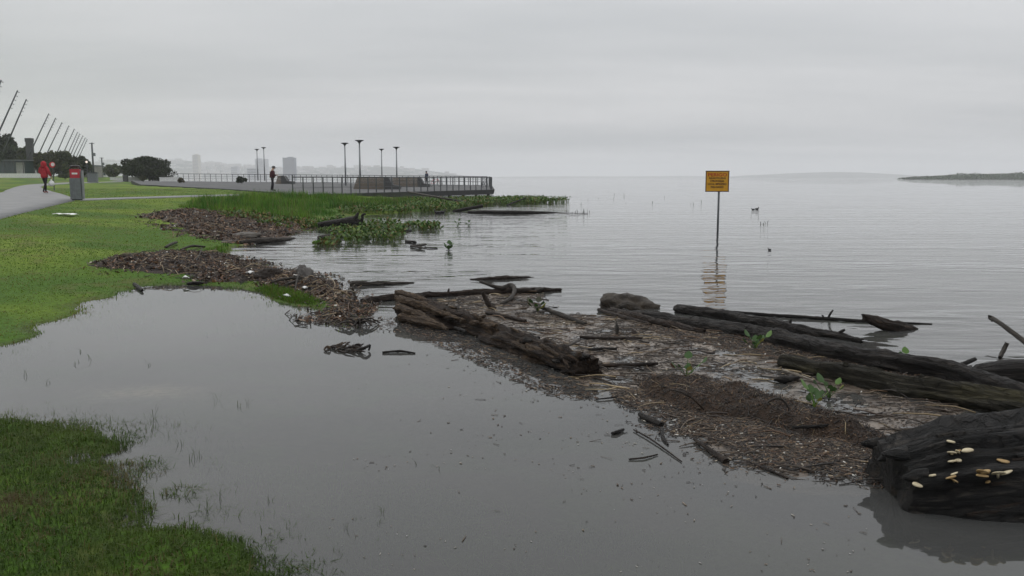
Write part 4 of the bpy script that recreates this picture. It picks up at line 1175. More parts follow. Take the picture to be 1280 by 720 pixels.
b2 = bits(n - n1, pp[n1:], .006, .026, .004, .011, np.vstack([DARKC, DARKC, MIDC, LEAFC]), .25, None, .8, .3)
q = inside(MATP, 420, -.05); q = np.column_stack([q, mat_m.z(q[:, 0], q[:, 1]).clip(0) + .008])
b3 = bits(420, q, .010, .035, .007, .018, PALEC, .3, None, .8, .4)
V, F, C = merge([b1, b2, b3])
tag(mesh_np('mat_litter', V, F, M_DEB, col=C), 'twigs, bark chips and leaf bits strewn over the floating mat', 'litter', kind='stuff')

def twigs(name, poly, n_, lr, rr_, zf, label, cols, al=None, arch=.12):
    q = inside(poly, n_, 0); V_, F_, C_ = [], [], []
    b_ = 0; m_ = 6; g_ = 4; jobs = []
    for i in range(n_):
        L = RNG.uniform(*lr); r = RNG.uniform(*rr_); yw = RNG.uniform(0, 6.28) if al is None else al + RNG.normal() * .6
        d = np.array([math.cos(yw), math.sin(yw), 0]); sd_ = np.array([-d[1], d[0], 0]); c1, c2 = RNG.normal() * .07 * L, RNG.normal() * .022 * L; ar = abs(RNG.normal()) * arch * L; pit = RNG.normal() * .12
        u = np.linspace(-.5, .5, m_)
        P = np.array([q[i, 0], q[i, 1], 0]) + np.outer(u * L, d) + np.outer((u * u * 4 - 1) * c1 + np.sin(u * 9) * c2, sd_)
        P[:, 2] = r * .6 + np.maximum(0, (1 - 4 * u * u) * ar + u * pit * L)
        jobs.append((P, sd_, r))
    AP = np.vstack([j[0] for j in jobs]); AP[:, 2] += np.maximum(zf(AP[:, 0], AP[:, 1]), 0)
    for i, (P, sd_, r) in enumerate(jobs):
        P = AP[i * m_:(i + 1) * m_]
        for k in range(m_):
            rk = r * (1 - .55 * k / (m_ - 1))
            for w in range(g_):
                a = 2 * math.pi * w / g_
                V_.append(P[k] + sd_ * math.cos(a) * rk + np.array([0, 0, 1]) * math.sin(a) * rk)
        for k in range(m_ - 1):
            for w in range(g_):
                F_.append([b_ + k*g_ + w, b_ + k*g_ + (w+1) % g_, b_ + (k+1)*g_ + (w+1) % g_, b_ + (k+1)*g_ + w])
        F_.append([b_ + 3, b_ + 2, b_ + 1, b_]); e0 = b_ + (m_-1)*g_; F_.append([e0, e0+1, e0+2, e0+3])
        C_.append(np.repeat([cols[RNG.integers(0, len(cols))] * RNG.uniform(.7, 1.4)], m_ * g_, 0)); b_ += m_ * g_
    tag(mesh_np(name, np.array(V_), np.array(F_), M_DEB, col=np.vstack(C_), smooth=True), label, 'twigs', kind='stuff')
twigs('scattered_twigs', MATP, 520, (.08, .42), (.003, .009), mat_m.z, 'crooked twigs and reed stalks tangled over the floating mat', np.vstack([DARKC, MIDC, MIDC, LEAFC, STRAW]), alg, .05)

# ---- dark root ridge along the near edge of the mat
RIDGE = px_poly([(792, 478), (830, 470), (870, 474), (905, 486), (960, 498), (1010, 512), (1060, 530), (1105, 545), (1112, 572), (1070, 562), (1015, 548), (950, 530), (900, 520), (850, 507), (805, 494)])
rid = Mound(RIDGE, .090, .15, 'water', 4.5, 1.0, .012, 8.0, .85)
def peat(x, y, z):
    n = fbm(x * 6, y * 6, o=4)[:, None]
    return np.array([.022, .0145, .010]) * (.5 + 1.1 * n) + np.array([.022, .012, .006]) * sst(.5, .7, fbm(x * 2 + 5, y * 2, o=3))[:, None]
rid.mesh('root_ridge', .018, M_PEAT, peat, 'low dark brown ridge of matted roots along the near debris edge', 'debris')
pp = inside(RIDGE, 7000, -.16); pp = np.column_stack([pp, rid.z(pp[:, 0], pp[:, 1]).clip(0) + .006])
V, F, C = merge([bits(1400, pp[:1400], .02, .10, .002, .004, np.vstack([DARKC, DARKC, LEAFC]), .7), bits(5600, pp[1400:], .006, .026, .004, .011, np.vstack([DARKC, DARKC, LEAFC[:4]]), .6, None, .8, .5)])
tag(mesh_np('root_fibres', V, F, M_DEB, col=C), 'dry root fibres and leaf shreds sticking out of the root ridge', 'litter', kind='stuff')
twigs('root_strands', RIDGE, 240, (.05, .19), (.0015, .004), rid.z, 'looping root strands on the dark root ridge', np.vstack([DARKC, DARKC, MIDC, LEAFC, STRAW[:2]]), None, .07)
# brown drift south of the ridge
DRIFT = px_poly([(760, 482), (830, 500), (900, 520), (1010, 548), (1108, 570), (1112, 612), (1040, 604), (960, 588), (900, 560), (840, 533), (780, 505)])
pp = inside(DRIFT, 26000, -.30); sdd = sdf(DRIFT, pp[:, 0], pp[:, 1]) + (fbm(pp[:, 0] * 2.5, pp[:, 1] * 2.5, o=3) - .5) * .5
pp = pp[RNG.uniform(0, 1, len(pp)) < .02 + .75 * sst(-.16, .22, sdd)][:8200]; RNG.shuffle(pp)
pp = np.column_stack([pp, mat_m.z(pp[:, 0], pp[:, 1]).clip(0) + .006])
V, F, C = merge([bits(2200, pp[:2200], .015, .11, .002, .007, np.vstack([DARKC, MIDC, LEAFC]), .2, alg, .7), bits(4500, pp[2200:6700], .007, .026, .005, .014, np.vstack([LEAFC, DARKC, DARKC]), .35, None, .8, .3), bits(160, pp[6700:6860], .012, .032, .010, .020, PALEC, .3, None, .8, .4)])
tag(mesh_np('leaf_drift', V, F, M_DEB, col=C), 'brown leaf crumbs and pale chips drifted below the root ridge', 'litter', kind='stuff')

# brown litter caught along the logs
for poly, n_, lb in ((px_poly([(790, 398), (850, 408), (930, 420), (1000, 436), (1060, 450), (1130, 462), (1200, 480), (1130, 478), (1050, 462), (985, 452), (930, 440), (880, 428), (815, 412)]), 5200, 'brown litter caught between the long dark log and the mossy log'),
                     (px_poly([(505, 404), (545, 412), (600, 436), (660, 462), (700, 478), (745, 486), (740, 500), (690, 490), (640, 468), (590, 445), (530, 420)]), 1500, 'bark crumbs and chips floating along the near side of the rotten log'),
                     (px_poly([(400, 404), (460, 396), (510, 404), (540, 416), (500, 414), (440, 412)]), 420, 'thin trail of chips between the pointed heap and the rotten log')):
    pp = inside(poly, n_, -.10); pp = np.column_stack([pp, mat_m.z(pp[:, 0], pp[:, 1]).clip(0) + .008])
    k_ = n_ // 3
    V, F, C = merge([bits(k_, pp[:k_], .015, .12, .002, .008, np.vstack([DARKC, MIDC, LEAFC]), .2, alg, .6), bits(n_ - k_, pp[k_:], .007, .034, .005, .016, np.vstack([LEAFC, DARKC, DARKC]), .35, None, .8, .35)])
    tag(mesh_np('log_litter', V, F, M_DEB, col=C), lb, 'litter', kind='stuff')

# ---- loose flecks on the calm pool
POOLV = px_poly([(480, 415), (560, 420), (660, 470), (745, 490), (900, 585), (1100, 640), (1090, 720), (400, 720), (430, 560), (560, 470)])
pp = inside(POOLV, 700, 0)
w_ = np.exp(-np.abs(sdf(MATP, pp[:, 0], pp[:, 1])) / .45) ; pp = pp[RNG.uniform(0, 1, len(pp)) < (.05 + w_)]
pp = np.column_stack([pp, np.full(len(pp), .004)]); n = len(pp)
V, F, C = merge([bits(n // 2, pp[:n // 2], .015, .09, .002, .006, np.vstack([DARKC, MIDC, MIDC]), .06, None, .8, .5), bits(n - n // 2, pp[n // 2:], .008, .03, .005, .014, np.vstack([MIDC, PALEC[:3] * .6]), .05, None, .8, .3)])
q = inside(px_poly([(430, 470), (560, 440), (745, 495), (900, 590), (1090, 640), (1090, 720), (400, 720)]), 900, 0); q = q[fbm(q[:, 0] * 1.3, q[:, 1] * 2.6, o=3) > .5]; n = len(q)
b5 = bits(n, np.column_stack([q, np.full(n, .003)]), .004, .016, .003, .008, np.vstack([MIDC, PALEC * .6]), .05, None, .8, .3)
V, F, C = merge([(V, F, C), b5])
tag(mesh_np('floating_flecks', V, F, M_DEB, col=C), 'loose flecks of litter floating on the calm near pool', 'litter', kind='stuff')

# ---- litter heaps on the left bank
def bank_poly(pts): return [tuple(tp(x, y)[:2]) for x, y in pts]
HEAPA = bank_poly([(112, 329), (160, 322), (230, 315), (290, 321), (322, 333), (352, 344), (352, 353), (300, 351), (250, 349), (200, 340), (140, 335)])
HEAPB = bank_poly([(345, 352), (352, 343), (376, 341), (400, 352), (420, 366), (432, 377), (452, 399), (450, 408), (425, 403), (405, 393), (428, 384), (400, 372), (370, 360)])
HEAPC = bank_poly([(184, 266), (232, 262), (300, 268), (345, 276), (392, 283), (372, 292), (345, 299), (300, 306), (268, 303), (240, 292), (205, 278)])
M_HEAP = M_PEAT
def heapcol(x, y, z):
    n = fbm(x * 4, y * 4, o=4)[:, None]
    return np.array([.026, .016, .011]) * (.5 + 1.1 * n)
def heapcol2(x, y, z):
    n = fbm(x * 3, y * 3, o=4)[:, None]; g = sst(.5, .66, fbm(x * .9 + 3, y * .9, o=3))[:, None]
    return np.array([.060, .036, .023]) * (.55 + 1.0 * n) * (1 - g) + np.array([.085, .076, .070]) * (.6 + .8 * n) * g
heaps = []
for poly, hgt, res, cf, nm, lb, seed in ((HEAPA, .075, .035, heapcol, 'drift_heap', 'long dark brown heap of leaf drift reaching onto the lawn', 1.0), (HEAPB, .115, .03, heapcol, 'drift_heap', 'dark brown drift heap running out to a point between pool and river', 2.0),
                                         (HEAPC, .065, .06, heapcol2, 'drift_field', 'broad brown field of leaves and silt below the reeds', 5.0)):
    hm_ = Mound(poly, hgt, .38 if nm == 'drift_heap' else .7, 'terrain', 2.6 if nm == 'drift_heap' else 1.2, 1.0, .015, seed, .8)
    hm_.mesh(nm, res, M_HEAP, cf, lb, 'debris'); heaps.append(hm_)
for hm_, n, lb, big in ((heaps[0], 7000, 'leaves, chips and twigs covering the heap on the lawn', 1.0), (heaps[1], 6000, 'leaves, chips and twigs covering the pointed heap', .9), (heaps[2], 9000, 'leaves, sticks and pale chips over the brown drift field', 1.5)):
    def ragged(m_, w_=.55):
        q_ = inside(hm_.poly, int(m_ * 2.2), -w_ * big); d_ = sdf(hm_.poly, q_[:, 0], q_[:, 1]) + (fbm(q_[:, 0] * 1.6, q_[:, 1] * 1.6, o=3) - .5) * 1.2 * big
        q_ = q_[RNG.uniform(0, 1, len(q_)) < .04 + .96 * sst(-.30, .22, d_)]; q_ = q_[:m_]; z_ = np.maximum(hm_.z(q_[:, 0], q_[:, 1]), np.maximum(terr(q_[:, 0], q_[:, 1]), 0))
        return np.column_stack([q_, z_ + .012])
    pp = ragged(n); n = len(pp)
    k1, k2 = int(n * .30), int(n * .982)
    V, F, C = merge([bits(k1, pp[:k1], .04 * big, .26 * big, .004, .013 * big, np.vstack([DARKC, DARKC, LEAFC]), .35), bits(k2 - k1, pp[k1:k2], .014 * big, .055 * big, .010, .03 * big, np.vstack([DARKC, DARKC, DARKC, LEAFC]) if big < 1.2 else np.vstack([DARKC, LEAFC, LEAFC]), .5, None, .8, .3),
                     bits(n - k2, pp[k2:], .03, .09 * big, .02, .05, PALEC, .4, None, .8, .5)])
    nl = int(n * .55); ql = ragged(nl); nl = len(ql)
    cl_ = np.vstack([LEAFC, LEAFC, DARKC])[RNG.integers(0, 14, nl)] * RNG.uniform(.6, 1.5, (nl, 1)) * np.array([1.15, 1.0, .9])
    V2, F2, C2 = leaves(nl, None, .032 * big ** 1.2, ql, cl_, .5, 1.1)
    V, F, C = merge([(V, F, C), (V2, F2, C2)])
    tag(mesh_np('heap_litter', V, F, M_DEB, col=C), lb, 'litter', kind='stuff')

for hm_, n_, lb in ((heaps[0], 260, 'twigs tangled over the heap on the lawn'), (heaps[1], 240, 'twigs tangled over the pointed heap'), (heaps[2], 420, 'branches and reed stalks strewn over the drift field')):
    twigs('heap_twigs', hm_.poly, n_, (.12, .60), (.003, .010), hm_.z, lb, np.vstack([DARKC, MIDC, LEAFC, STRAW, STRAW]), None, .10)

# ================================================================== LOGS, BRANCHES, STICKS
def wz(px, py, z=0.0): return gp(px, py, z)
def log(name, pix, radii, mat, label, cat='log', seg=16, rough=.12, jag=0.0, stubs=(), ridges=5.0, group=None, det=0.0, gouge=0.0):
    """pix: (px, py, z) of the axis; child parts: the trunk and any branch stubs"""
    P = [gp(x, y, z) for x, y, z in pix]
    base = np.array([P[0][0], P[0][1], 0.0])
    e = empty(name, base, label=label, cat=cat, group=group)
    P = [p - base for p in P]
    tr_ = log_obj('trunk', P, radii, mat, e, seg, rough, True, jag, ridges, None, det, gouge)
    for st in stubs:                          # (fraction, direction, length, radius)
        f, d, L, r = st
        i = f * (len(P) - 1); a = int(min(i, len(P) - 2)); q = P[a] + (P[a + 1] - P[a]) * (i - a)
        d = np.array(d, float); d /= np.linalg.norm(d)
        log_obj('branch_stub', [q, q + d * L * .5 + np.array([0, 0, .01]), q + d * L], [r, r * .8, r * .55], mat, e, 8, .15, True, r * .6)
    return e
# the big rotten log
ROT = [(506, 384, .10), (540, 394, .07), (600, 415, .03), (660, 439, .02), (705, 457, .02), (731, 468, .02)]
e = log('rotten_log', ROT, [.15, .155, .16, .175, .178, .135], W_ROT, 'big crumbling brown log lying along the edge of the calm pool', 'log', 64, .30, .16, ridges=6.0, det=.22, gouge=.38)
base = np.array(e.location); RP = np.array([gp(*q) for q in ROT]) - base
# its splintered raised end
for q0, q1, r0 in (((497, 366, .25), (556, 388, .16), .05), ((497, 374, .21), (575, 399, .14), .055), ((496, 384, .15), (540, 400, .10), .06), ((502, 396, .06), (560, 412, .05), .06)):
    a, b_ = gp(*q0) - base, gp(*q1) - base
    log_obj('splinter', [a, (a + b_) / 2 + np.array([0, 0, .012]), b_], [r0, r0 * 1.05, r0 * .35], W_SPL, e, 18, .3, True, .14, 5, None, .3, .2)
for k in range(70):                           # loose slabs of bark and crumbling wood along it
    u = RNG.uniform(.06, .985) * 5; i = min(int(u), 4); f = u - i
    c_ = RP[i] * (1 - f) + RP[i + 1] * f; tn = RP[i + 1] - RP[i]; tn /= np.linalg.norm(tn)
    sd_ = np.cross(tn, [0, 0, 1.0]); sd_ /= np.linalg.norm(sd_); w = RNG.uniform(-1.5, 1.5)
    a = c_ + (sd_ * math.sin(w) + np.array([0, 0, 1.0]) * math.cos(w)) * RNG.uniform(.13, .168)
    L = RNG.uniform(.06, .30); d = tn + RNG.normal(size=3) * .14
    r0 = RNG.uniform(.012, .036)
    log_obj('bark_slab', [a - d * L / 2, a, a + d * L / 2], [r0 * .7, r0, r0 * .5], (W_DARK, W_ROT, W_SPL, W_ROT, W_ROT, W_SPL)[k % 6], e, 9, .4, True, .04, 3, None, .3)
# long logs on the river side
log('dark_log', [(778, 391, .02), (830, 400, .03), (900, 411, .02), (985, 428, .035), (1040, 440, .05), (1110, 452, .07), (1190, 468, .05), (1260, 489, .04), (1330, 512, .04)],
    [.05, .075, .085, .10, .105, .095, .085, .085, .08], W_DARK, 'long dark wet log running to the right picture edge behind the mossy log', 'log', 40, .30, .08, det=.30, stubs=((.30, (.1, -.3, 1), .09, .03), (.52, (-.2, -.6, .6), .10, .035), (.68, (.3, .2, 1), .07, .025)))
log('slim_log', [(846, 387, .035), (900, 394, .035), (950, 403, .03), (1000, 413, .03), (1045, 420, .02), (1076, 425, .03)], [.055, .07, .065, .06, .05, .022], W_DARK,
    'slim brown log with a pointed tip floating beside the long dark log', 'log', 34, .30, .10, det=.30, stubs=((.8, (.4, -.4, .5), .12, .022), (.25, (-.2, -.5, .8), .06, .025), (.55, (.2, .2, 1), .10, .02),))
log('mossy_log', [(978, 455, .02), (1030, 466, .03), (1090, 477, .04), (1160, 490, .035), (1230, 504, .03), (1310, 524, .03)], [.07, .115, .135, .14, .14, .13], W_MOSS,
    'thick olive mossy log lying behind the big black stump', 'log', 60, .24, .08, ridges=6, det=.24, gouge=.16, stubs=((.28, (-.1, -.6, .8), .16, .04), (.55, (.2, -.5, .9), .15, .03)))
# the great black stump in the right corner
ax = [(2.06, 4.36, .085), (2.17, 4.36, .085), (2.42, 4.40, .10), (2.75, 4.52, .11), (3.2, 4.78, .10), (3.9, 5.2, .10), (4.8, 5.7, .10)]
e = empty('tree_stump', (2.02, 4.36, 0), label='huge black waterlogged stump with pale mushrooms in the right corner', cat='stump')
base = np.array(e.location)
V, F, co = log_np([np.array(a) - base for a in ax], [.30, .33, .37, .375, .36, .34, .30], 120, 240, .26, 21, 9.0, .10, .13, .20, .05)
st_o = mesh_np('trunk', V, F, W_STUMP, parent=e, smooth=True, vec={'logco': co})
st_V = np.array(V[:240 * 120])
M_CAPM = mat_noise('mushroom_cap', (.36, .30, .19), (.56, .49, .34), 30, .55, .3)
M_CAPO = mat_noise('ochre_mushroom', (.24, .15, .06), (.38, .27, .13), 30, .55, .3)
def stump_hit(px, py):
    d = ray(px, py); o_ = np.array([0, 0, EYE]) - base
    W_ = st_V - o_; t_ = W_ @ d / (d @ d)
    dist = np.linalg.norm(W_ - t_[:, None] * d, axis=1)
    c_ = np.where(dist < .02)[0]
    if len(c_) == 0: c_ = [int(np.argmin(dist))]
    j = min(c_, key=lambda i: t_[i])
    return st_V[j], d / np.linalg.norm(d)
for x, y, s, mt in ((1190, 552, .026, 0), (1196, 559, .016, 1), (1199, 562, .015, 0), (1209, 558, .036, 0), (1193, 567, .034, 0), (1193, 573.5, .028, 0), (1199, 572, .02, 0), (1162, 590, .022, 0), (1148, 604, .028, 0), (1193, 588, .018, 0),
                    (1194, 596, .030, 1), (1197, 601, .026, 1), (1230, 588, .034, 1), (1232, 598, .030, 1), (1239, 604, .015, 1), (1249, 594, .036, 0), (1260, 594, .036, 0), (1256, 573, .032, 1), (1234, 592, .026, 1)):
    q, d = stump_hit(x, y); s *= .8
    out = (-d + np.array([0, 0, .15])); out /= np.linalg.norm(out)
    mmb = MB(); a_ = q - out * .02; b_ = q + out * s * .7
    mmb.tube([a_, (a_ + b_) / 2, b_ - np.array([0, 0, .002])], [s * .28, s * .25, s * .35], 8)
    c_ = b_
    sx = RNG.uniform(.9, 1.3)
    mmb.lathe(tuple(c_), [(s * .2, -.003), (s * .92, -.006), (s, -.003), (s * .9, s * .07), (s * .5, s * .16), (0, s * .13)], 14, sx, RNG.uniform(.7, 1.0))
    tx, ty = RNG.normal() * .25, RNG.normal() * .25 - .15; sd0 = RNG.uniform(0, 50)
    mmb.v = [(c_[0] + (vx - c_[0]) * (1 + .12 * math.sin(3 * math.atan2(vy - c_[1], vx - c_[0]) + sd0)), vy, vz + (vx - c_[0]) * tx + (vy - c_[1]) * ty) for vx, vy, vz in mmb.v]
    mmb.build('mushroom', M_CAPO if mt else M_CAPM, e, True)
for k in range(90):                           # strips of bark and splintered wood lying along the stump
    i = int(RNG.integers(3, 150)); j = int(RNG.integers(0, 120)); q = st_V[i * 120 + j]; q2 = st_V[min(i + int(RNG.integers(6, 34)), 239) * 120 + (j + int(RNG.integers(-3, 4))) % 120]
    if q[2] < .02: continue
    r0 = RNG.uniform(.006, .022)
    log_obj('bark_strip', [q, (q + q2) / 2 + (st_V[min(i + 12, 239) * 120 + j] - (q + q2) / 2) * .2, q2], [r0 * .6, r0, r0 * .4], (W_STUMP, W_STUMP, W_DARK, W_BROWN)[k % 4], e, 8, .4, True, .03, 3, None, .3)
for k in range(9):
    a_ = 2 * math.pi * k / 9 + RNG.uniform(-.2, .2); q = st_V[(k * 13 + 4) % 120]
    log_obj('splinter', [q + np.array([.06, 0, 0]), q + np.array([0.0, 0, .004]), q + np.array([-RNG.uniform(.02, .07), 0, RNG.uniform(-.02, .02)])], [.045, .034, .008], W_STUMP, e, 10, .4, True, .03, 3, None, .3)
# bark flap hanging at the right
log_obj('bark_flap', [gd(1255, 560, 4.35) - base, gd(1268, 575, 4.32) - base, gd(1282, 592, 4.30) - base], [.02, .05, .04], W_GREY, e, 10, .25, True, .03)

# floating logs beyond the mat
log('floating_log', [(438, 355.5, .02), (470, 355, .02), (517, 353.5, .005)], [.055, .045, .012], W_GREY, 'short tapered grey log floating alone left of the rotten log', 'log', 24, .3, .06, det=.3)
log('floating_log', [(588, 349.5, .0), (615, 349, .012), (640, 347.6, .012), (666, 346.5, .0)], [.012, .045, .04, .01], W_BROWN, 'low flat brown log barely above the water beyond the mat', 'log', 24, .3, .05, det=.3)
log('slender_log', [(453, 377, .025), (495, 372, .03), (560, 367.5, .03), (640, 364, .03), (700, 362, .02)], [.052, .05, .045, .05, .03], W_BROWN, 'long slender log half sunk behind the raised end of the rotten log', 'log', 20, .30, .05, det=.3, stubs=((.5, (.2, -.2, .9), .08, .02), (.75, (-.3, -.2, .9), .07, .02)))
log('driftwood_plank', [(1080, 397.5, .135), (1096, 403, .085), (1118, 409, .03), (1142, 413, -.02)], [.035, .075, .085, .05], W_BROWN, 'pointed brown driftwood piece tilting up out of the river', 'driftwood', 28, .3, .08, det=.3, gouge=.2)
e = log('thin_pole', [(895, 388.5, .02), (960, 393.5, .02), (1030, 398, .02), (1090, 402, .015), (1165, 405, .005)], [.018, .02, .022, .018, .008], W_DARK, 'long thin pole floating behind the slim brown log', 'pole', 8, .15, 0,
        stubs=((.52, (.5, .1, .8), .12, .016), (.50, (-.4, .1, .6), .05, .012)))
log('curved_branch', [(1238, 397, .22), (1247, 402, .215), (1262, 413, .17), (1282, 428, .10), (1310, 448, .02)], [.026, .022, .024, .027, .03], W_GREY, 'bent grey branch rising from the right picture edge', 'branch', 12, .14, .03, stubs=((.06, (-.7, 0, .5), .05, .016), (.12, (-.6, -.2, -.5), .035, .013)))
# tangle behind the long dark log, right
log('black_log', [(1224, 466, .04), (1250, 468, .06), (1290, 470, .07), (1340, 474, .06)], [.09, .12, .14, .13], W_DARK, 'thick black log half sunk at the right edge below the bent branch', 'log', 28, .2, .05, det=.15)
log('short_stick', [(1192, 460, .04), (1204, 455, .07), (1219, 449, .10)], [.022, .022, .018], W_DARK, 'short black stick pointing up behind the long dark log', 'stick', 10, .15, .01)
log('root_piece', [(1178, 461, .06), (1196, 465, .05), (1216, 466, .05), (1240, 459, .05), (1262, 455, .05)], [.018, .035, .05, .028, .02], W_DARK, 'gnarled black root lying behind the long dark log', 'root', 12, .3, .02, stubs=((.1, (-.4, .2, .8), .06, .014), (.45, (.1, .1, .6), .06, .02)))
log('pale_stub', [(1250, 447, .02), (1255, 437, .08), (1259, 429, .14)], [.018, .022, .02], W_GREY, 'pale grey stub standing in the water under the bent branch', 'branch', 10, .2, .02)
log('branch_piece', [(1235, 458, .05), (1250, 454, .06), (1268, 452, .05)], [.02, .03, .018], W_BROWN, 'short brown branch beside the pale grey stub', 'branch', 10, .2, .02)

# twisted branch group on the mat's far edge
log('twisted_branch', [(600, 352, .16), (612, 356, .13), (626, 360, .09), (638, 356.5, .12), (643, 361, .10), (641, 369, .06), (634, 376, .03), (626, 380, .01)], [.018, .026, .034, .038, .03, .027, .03, .02], W_GREY,
    'pale hooked branch curling over at the far edge of the mat', 'branch', 14, .2, .01)
log('dark_branch', [(622, 362, .05), (642, 363.5, .05), (664, 362.5, .04), (680, 363, .03)], [.03, .045, .035, .02], W_BROWN, 'dark knobbly branch lying under the hooked branch', 'branch', 12, .3, .02)
log('upright_stub', [(603, 365, .235), (607, 373, .15), (612, 382, .06), (619, 387, .01)], [.018, .032, .036, .04], W_BROWN, 'stubby brown branch standing up beside the hooked branch', 'branch', 12, .25, .02)
log('chunk', [(668, 364, .03), (675, 362, .045), (681, 360, .06)], [.026, .03, .016], W_GREY, 'small grey wood chunk poking up right of the hooked branch', 'branch', 10, .25, .02)
log('mat_stick', [(608, 391, .03), (635, 396, .035), (657, 401.5, .03)], [.022, .026, .022], W_BROWN, 'straight brown stick on the mat just behind the rotten log', 'stick', 10, .12, .01)
log('mat_stick', [(675, 384, .035), (700, 393, .04), (732, 405, .03)], [.022, .03, .022], W_GREY, 'grey stick slanting down the mat right of the yellow leaf', 'stick', 10, .16, .01)
log('mat_stick', [(725, 421, .025), (760, 423, .03), (803, 422.5, .03)], [.016, .018, .012], W_BROWN, 'straight stick lying level in the middle of the mat', 'stick', 8, .14, .01)
log('mat_stick', [(740, 457, .03), (780, 456.5, .035), (822, 454.5, .03)], [.018, .02, .014], W_BROWN, 'brown stick lying level from the near end of the rotten log', 'stick', 8, .14, .01)
log('mat_stick', [(703, 435, .04), (715, 430, .05), (726, 424, .04)], [.010, .012, .010], W_TWIG, 'thin stick leaning diagonally above the rotten log', 'stick', 8, .1, .01)
log('mat_stick', [(736, 437, .03), (752, 436, .03), (771, 436, .03)], [.014, .016, .012], W_DARK, 'short dark stick lying level on the mid mat', 'stick', 8, .1, .01)
log('upright_sliver', [(771, 421, .0), (771.5, 411, .085), (770, 402, .155)], [.014, .024, .006], W_GREY, 'pale wood sliver standing upright on the mat', 'stick', 8, .15, 0)
log('bent_sliver', [(796, 420, .0), (792, 414, .04), (790, 411, .05)], [.03, .025, .008], W_BROWN, 'small curled bark piece beside the upright sliver', 'bark', 8, .2, 0)
log('mat_log', [(762, 388, .03), (790, 395, .04), (830, 405, .03), (880, 415, .02)], [.045, .05, .05, .03], W_BROWN, 'brown log sunk in litter leading from the round boulder', 'log', 24, .3, .05, det=.3)
log('mat_log', [(748, 387, .02), (770, 394, .025), (812, 405, .02)], [.02, .03, .02], W_BROWN, 'thin weathered log beside the log leading from the boulder', 'log', 10, .2, .02)
log('pale_stick', [(978, 462, .02), (995, 468, .03), (1018, 476, .02)], [.010, .012, .010], mat_wood('pale_stick_wood', (.16, .13, .10), (.28, .24, .19), (.42, .37, .30), .6), 'pale thin stick lying in front of the mossy log', 'stick', 8, .15, .01)
log('black_slab', [(968, 474, .03), (982, 474, .035), (998, 472, .025)], [.018, .03, .015], W_DARK, 'black wood slab on the mat near the pale stick', 'driftwood', 10, .2, .02)
log('ridge_root', [(837, 487, .13), (852, 490, .15), (866, 498, .12), (880, 512, .04)], [.007, .010, .010, .007], W_BROWN, 'thin brown root arching down the front of the root ridge', 'root', 8, .1, 0)
log('ridge_root', [(952, 510, .07), (962, 501, .13), (974, 498, .155), (983, 505, .12), (990, 522, .03)], [.006, .008, .009, .008, .006], W_TWIG, 'dark looping root on top of the root ridge', 'root', 8, .1, 0)
log('ridge_stick', [(990, 534, .05), (1020, 533, .06), (1050, 530, .06)], [.010, .012, .009], W_DARK, 'straight dark stick with a pale tip lying on the root ridge', 'stick', 8, .1, 0)
# sticks in the near water
log('pool_stick', [(800, 518, .02), (812, 524, .022), (827, 531, .018)], [.018, .022, .020], W_DARK, 'thick short black stick at the edge of the calm pool', 'stick', 12, .14, .01)
log('pool_stick', [(827, 535, .01), (829, 546, .012), (835, 556, .005)], [.010, .012, .007], W_DARK, 'small crooked twig below the thick black stick', 'twig', 8, .2, .01)
log('pool_stick', [(765, 542, .01), (771, 540, .014), (779, 537, .012)], [.011, .013, .010], W_DARK, 'tiny black stub floating left of the thick black stick', 'twig', 8, .2, .01)
log('pool_plank', [(868, 549, .015), (885, 561, .018), (908, 577, .012)], [.010, .014, .022], W_BROWN, 'long splintered stick sliding into the calm pool', 'stick', 10, .2, .02)
log('pool_twig', [(792, 537, .01), (815, 550, .012), (852, 577, .006)], [.005, .006, .004], W_BROWN, 'long thin twig running down into the calm pool', 'twig', 6, .1, 0)
log('pool_twig', [(786, 574, .006), (805, 572, .01), (822, 568, .006)], [.005, .006, .004], W_BROWN, 'thin twig lying level below the other pool twigs', 'twig', 6, .1, 0)
log('pool_twig', [(745, 499, .01), (765, 497, .012), (782, 493, .008)], [.005, .007, .005], W_DARK, 'dark twig in the water below the near end of the rotten log', 'twig', 6, .1, 0)
log('pool_twig', [(770, 500, .008), (785, 504, .01), (800, 507, .006)], [.005, .007, .005], W_DARK, 'dark twig pointing at the root ridge', 'twig', 6, .1, 0)
log('pool_twig', [(934, 577, .006), (955, 585, .01), (985, 598, .005)], [.006, .008, .006], W_BROWN, 'thin twig along the edge of the brown leaf drift', 'twig', 6, .1, 0)
log('pool_twig', [(478, 440.5, .01), (500, 439, .015), (519, 441.5, .006)], [.010, .014, .006], W_DARK, 'dark twig floating right of the twig bundle in the pool', 'twig', 8, .15, 0)
e = empty('twig_bundle', gp(440, 436), label='tangled bundle of twigs floating alone in the calm pool', cat='twigs')
base = np.array(e.location)
for k in range(34):
    x0, y0 = 404 + RNG.uniform(0, 38), 433 + RNG.uniform(-2, 6); x1 = x0 + RNG.uniform(5, 22); y1 = y0 + RNG.uniform(-5, 3)
    x1 = min(x1, 464)
    a, b_ = gp(x0, y0, .01) - base, gp(x1, y1, RNG.uniform(.01, .035)) - base
    log_obj('twig', [a, (a + b_) / 2 + RNG.normal(size=3) * .012 + np.array([0, 0, .008]), b_], [.006, RNG.uniform(.007, .013), .005], (W_TWIG, W_BROWN, W_SPL)[k % 3], e, 6, .3)
log_obj('twig', [gp(445, 437, .01) - base, gp(455, 435, .05) - base, gp(462, 432, .05) - base, gp(461, 438, .01) - base], [.012, .016, .014, .008], W_DARK, e, 8, .2)
e = empty('root_tuft', gp(448, 408), label='small ragged root tuft at the tip of the pointed heap', cat='roots')
base = np.array(e.location)
